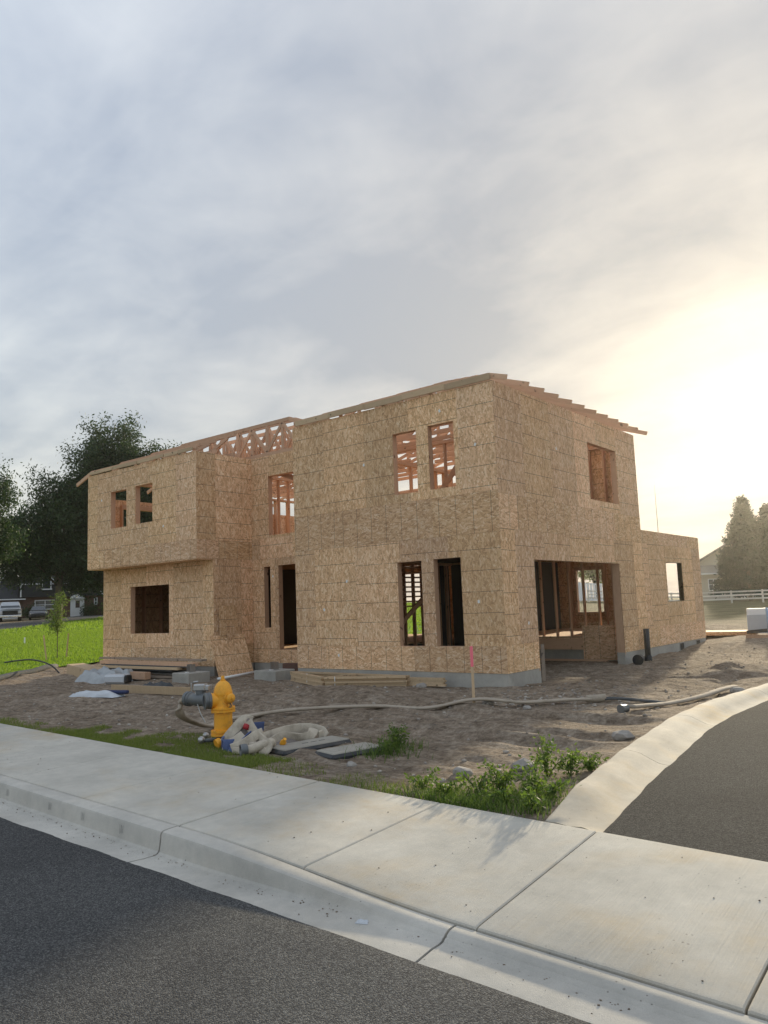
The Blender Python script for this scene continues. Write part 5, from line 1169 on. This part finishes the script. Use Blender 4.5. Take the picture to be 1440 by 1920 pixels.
# ------------------------------------------------------------------ right background
rx_, ry_ = -15.6, 82.5; rz_ = g1(rx_, ry_)
rh = tag(empty('beige_house', (rx_, ry_, rz_), facing(rx_, ry_) + .05), 'hazy beige house with a gable roof behind the spruces', 'house')
MB().box((-6.5, 0, -.6), (12, 8, 3.2)).build('wall', M['beige'], rh)
MB().prism([(-5.0, 3.0), (7, 3.0), (7, 4.6), (1.0, 8.0), (-5.0, 4.6)], 1.5, 8).build('gable_wall', M['beige'], rh)
b = MB(); b.beam((-5.7, 1.3, 4.3), (1.0, 1.3, 8.15), .25, .7, (0, 1, 0)); b.beam((1.0, 1.3, 8.15), (7.7, 1.3, 4.3), .25, .7, (0, 1, 0)); b.build('gable_rake', M['roof_grey'], rh)
MB().add([(-7, -.6, 3.05), (12.5, -.6, 3.05), (12.0, 1.6, 4.2), (-6.5, 1.6, 4.2), (-6.5, 1.6, 3.0), (12, 1.6, 3.0)], [(0, 1, 2, 3), (0, 3, 4), (1, 5, 2)]).build('porch_roof', M['roof_grey'], rh)
MB().box((-7, -.68, 2.98), (12.5, -.605, 3.12)).build('gutter', M['white_trim'], rh)
window(rh, -4.2, -3.2, 1.2, 2.4, -.02, mull=1); window(rh, -1.4, -.4, 4.4, 5.6, 1.47); window(rh, 1.6, 3.2, .2, 2.3, -.02, mull=1)
for X0 in (-.6, 3.8, 7.2): MB().box((X0, -.5, -.5), (X0 + .18, -.32, 2.98)).build('porch_post', M['white_trim'], rh)
fd = tag(empty('rail_fence', (-12, 64.8, 0)), 'pale wooden post and rail fence in front of the beige house', 'fence'); fo = Vector(fd.location)
fp = [(-26 + 2.6 * k, 62.0 + .58 * k) for k in range(12)]
for k, (x, y) in enumerate(fp):
    z = g1(x, y); MB().box((x - .07, y - .07, z - .2), (x + .07, y + .07, z + 1.2)).build('post', M['fence_wood'], fd).location = -fo
    if k < 11:
        x1, y1 = fp[k + 1]; z1 = g1(x1, y1)
        for h in (.4, .75, 1.08): MB().beam((x, y - .1, z + h), (x1, y1 - .1, z1 + h), .04, .14).build('rail', M['fence_wood'], fd).location = -fo
vfn = tag(empty('vinyl_fence', (-28, 64.5, 0)), 'white vinyl privacy fence seen through the garage', 'fence'); fo = Vector(vfn.location)
vp = [(-40 + 2.4 * k, 59.3 + 1.05 * k) for k in range(8)]
for k, (x, y) in enumerate(vp):
    z = g1(x, y); MB().box((x - .09, y - .09, z - .2), (x + .09, y + .09, z + 1.95)).build('post', M['vinyl'], vfn).location = -fo
    if k < 7:
        x1, y1 = vp[k + 1]; z1 = g1(x1, y1)
        for h in (.12, 1.8): MB().beam((x, y, z + h), (x1, y1, z1 + h), .05, .16).build('rail', M['vinyl'], vfn).location = -fo
        for q in range(8):
            t = (q + .5) / 8; X0, Y0, Z0 = x + (x1 - x) * t, y + (y1 - y) * t, z + (z1 - z) * t; MB().beam((X0 - .13 * .92, Y0 - .13 * .4, Z0 + .95), (X0 + .13 * .92, Y0 + .13 * .4, Z0 + .95), .03, 1.6).build('board', M['vinyl'], vfn).location = -fo
ms = tag(empty('radio_mast', (-25.2, 81.8, g1(-25.2, 81.8))), 'thin radio mast rising behind the single-storey end', 'mast')
MB().tube([(0, 0, -.3), (0, 0, 7), (0, 0, 13.2)], [.07, .05, .025], 8).build('pole', M['grey_pipe'], ms, True); MB().tube([(0, 0, 13), (0, 0, 14.2)], .012, 5).build('whip', M['grey_pipe'], ms, True)
# trailer, sheets and lumber behind the single-storey end
tl = tag(empty('utility_trailer', (1.75, 14.0, g1(2.0, 14.0)), .2), 'white-sided utility trailer with a pale blue jack post behind the house', 'trailer')
MB().box((-.9, -.7, .26), (1.9, .8, .32)).build('bed', M['grey_wood'], tl)
for a, b in (((-.9, -.74, .16), (1.9, -.70, .72)), ((-.9, .80, .16), (1.9, .84, .72)), ((-.94, -.74, .16), (-.9, .84, .72))): MB().box(a, b).build('side_panel', M['white_bag'], tl)
fr = MB(); fr.beam((-.95, -.76, .2), (-.2, -1.7, .3), .07, .1); fr.beam((1.6, -.76, .5), (-.1, -1.7, .3), .07, .1); fr.build('tongue', M['grey_pipe'], tl)
MB().tube([(-.35, -1.6, -.05), (-.35, -1.6, .95)], .035, 10).build('jack_post', M['blue_post'], tl, True); MB().cbox((-.35, -1.6, -.02), (.09, .09, .02), .01).build('jack_foot', M['blue_post'], tl)
for s, y in ((0, -.84), (1, .95)):
    o = empty('wheel', (.9, y, .22), 0, tl); o.scale = (.73, .73, .73); Mx = Matrix.Rotation(-math.pi / 2, 4, 'X') @ Matrix.Translation((0, 0, -.09)); lat('tyre', [(.18, 0), (.28, 0), (.3, .04), (.3, .14), (.28, .18), (.18, .18)], 'rubber', o, 18, Mx); lat('rim', [(.02, .03), (.18, .02), (.18, .16), (.02, .15)], 'alu', o, 14, Mx)
for k, (x, y, z, l) in enumerate(((1.3, 13.9, .5, 'white foam sheet standing in the trailer'), (2.3, 14.2, .5, 'loose offcuts heaped in the trailer'))):
    if k == 0: tag(MB().cbox((0, 0, .3), (.5, .05, .28), .01, Rz(.3)).build('foam_sheet', M['white_pvc'], None, False, (x, y, g1(2.0, 14.0) + .325)), l, 'foam sheet')
    else: crumple('offcut_heap', x, y, g1(2.0, 14.0) + .325, .6, .5, .6, 'white_bag', l, 55, .2, 'offcuts')
sk = tag(empty('sheathing_stack', (-.35, 14.6, g1(-.35, 14.6)), .15), 'stack of strand board sheets on the ground behind the house', 'board stack')
for k in range(6): MB().box((-1.25 + .02 * (k % 3), -.62, .08 + k * .02), (1.2 + .02 * (k % 2), .6, .098 + k * .02)).build('sheet', M['osb_h'], sk)
for x in (-.9, .8): MB().box((x, -.6, 0), (x + .09, .6, .079)).build('bearer', M['pine'], sk)
tag(MB().beam((1.2, 11.9, g1(1.2, 11.9) + .12), (3.6, 12.4, g1(3.6, 12.4) + .10), .05, .1).build('red_tipped_board', M['lumber']), 'reddish board lying on the dirt in front of the trailer', 'board')

crumple('litter', 4.42, yk(4.42) - .2, FOOT - .002, .035, .022, .014, 'white_bag', 'small crumpled white litter in the gutter', 201, .4, 'litter')
for k, (x, y, z, ax_) in enumerate(((-1.25, -.006, 5.22, 0), (-3.3, -.006, 4.4, 0), (-3.9, -.006, 1.9, 0), (-4.6, -.006, 1.3, 0), (-.55, -.006, 1.35, 0), (-.45, -.006, 4.4, 0), (-4.2, -.006, .3, 0), (-7.36, 1.044, 2.2, 0), (.006, .9, .9, 1), (.006, 2.6, 4.6, 1), (-12.4, -.766, 4.6, 0), (-9.5, -.766, 3.6, 0))):
    MB().box((-.022, -.0012, -.03), (.022, .0012, .03)).build('paper_tag', M['white_pvc'], HZ, False, (x, y, z), (0, (k % 3 - 1) * .4, R(90) * ax_))
# ------------------------------------------------------------------ haze
m, nt = new_mat('haze_volume')
pv_ = N(nt, 'ShaderNodeVolumePrincipled', Density=.0003, Anisotropy=.8); pv_.inputs['Color'].default_value = (1.0, .96, .86, 1)
oo = nt.nodes.new('ShaderNodeOutputMaterial'); nt.links.new(pv_.outputs[0], oo.inputs['Volume'])
hb = MB().box((-144, -144, -4), (144, 144, 24)).build('haze', m); tag(hb, 'thin evening haze in the air over the site', kind='stuff')
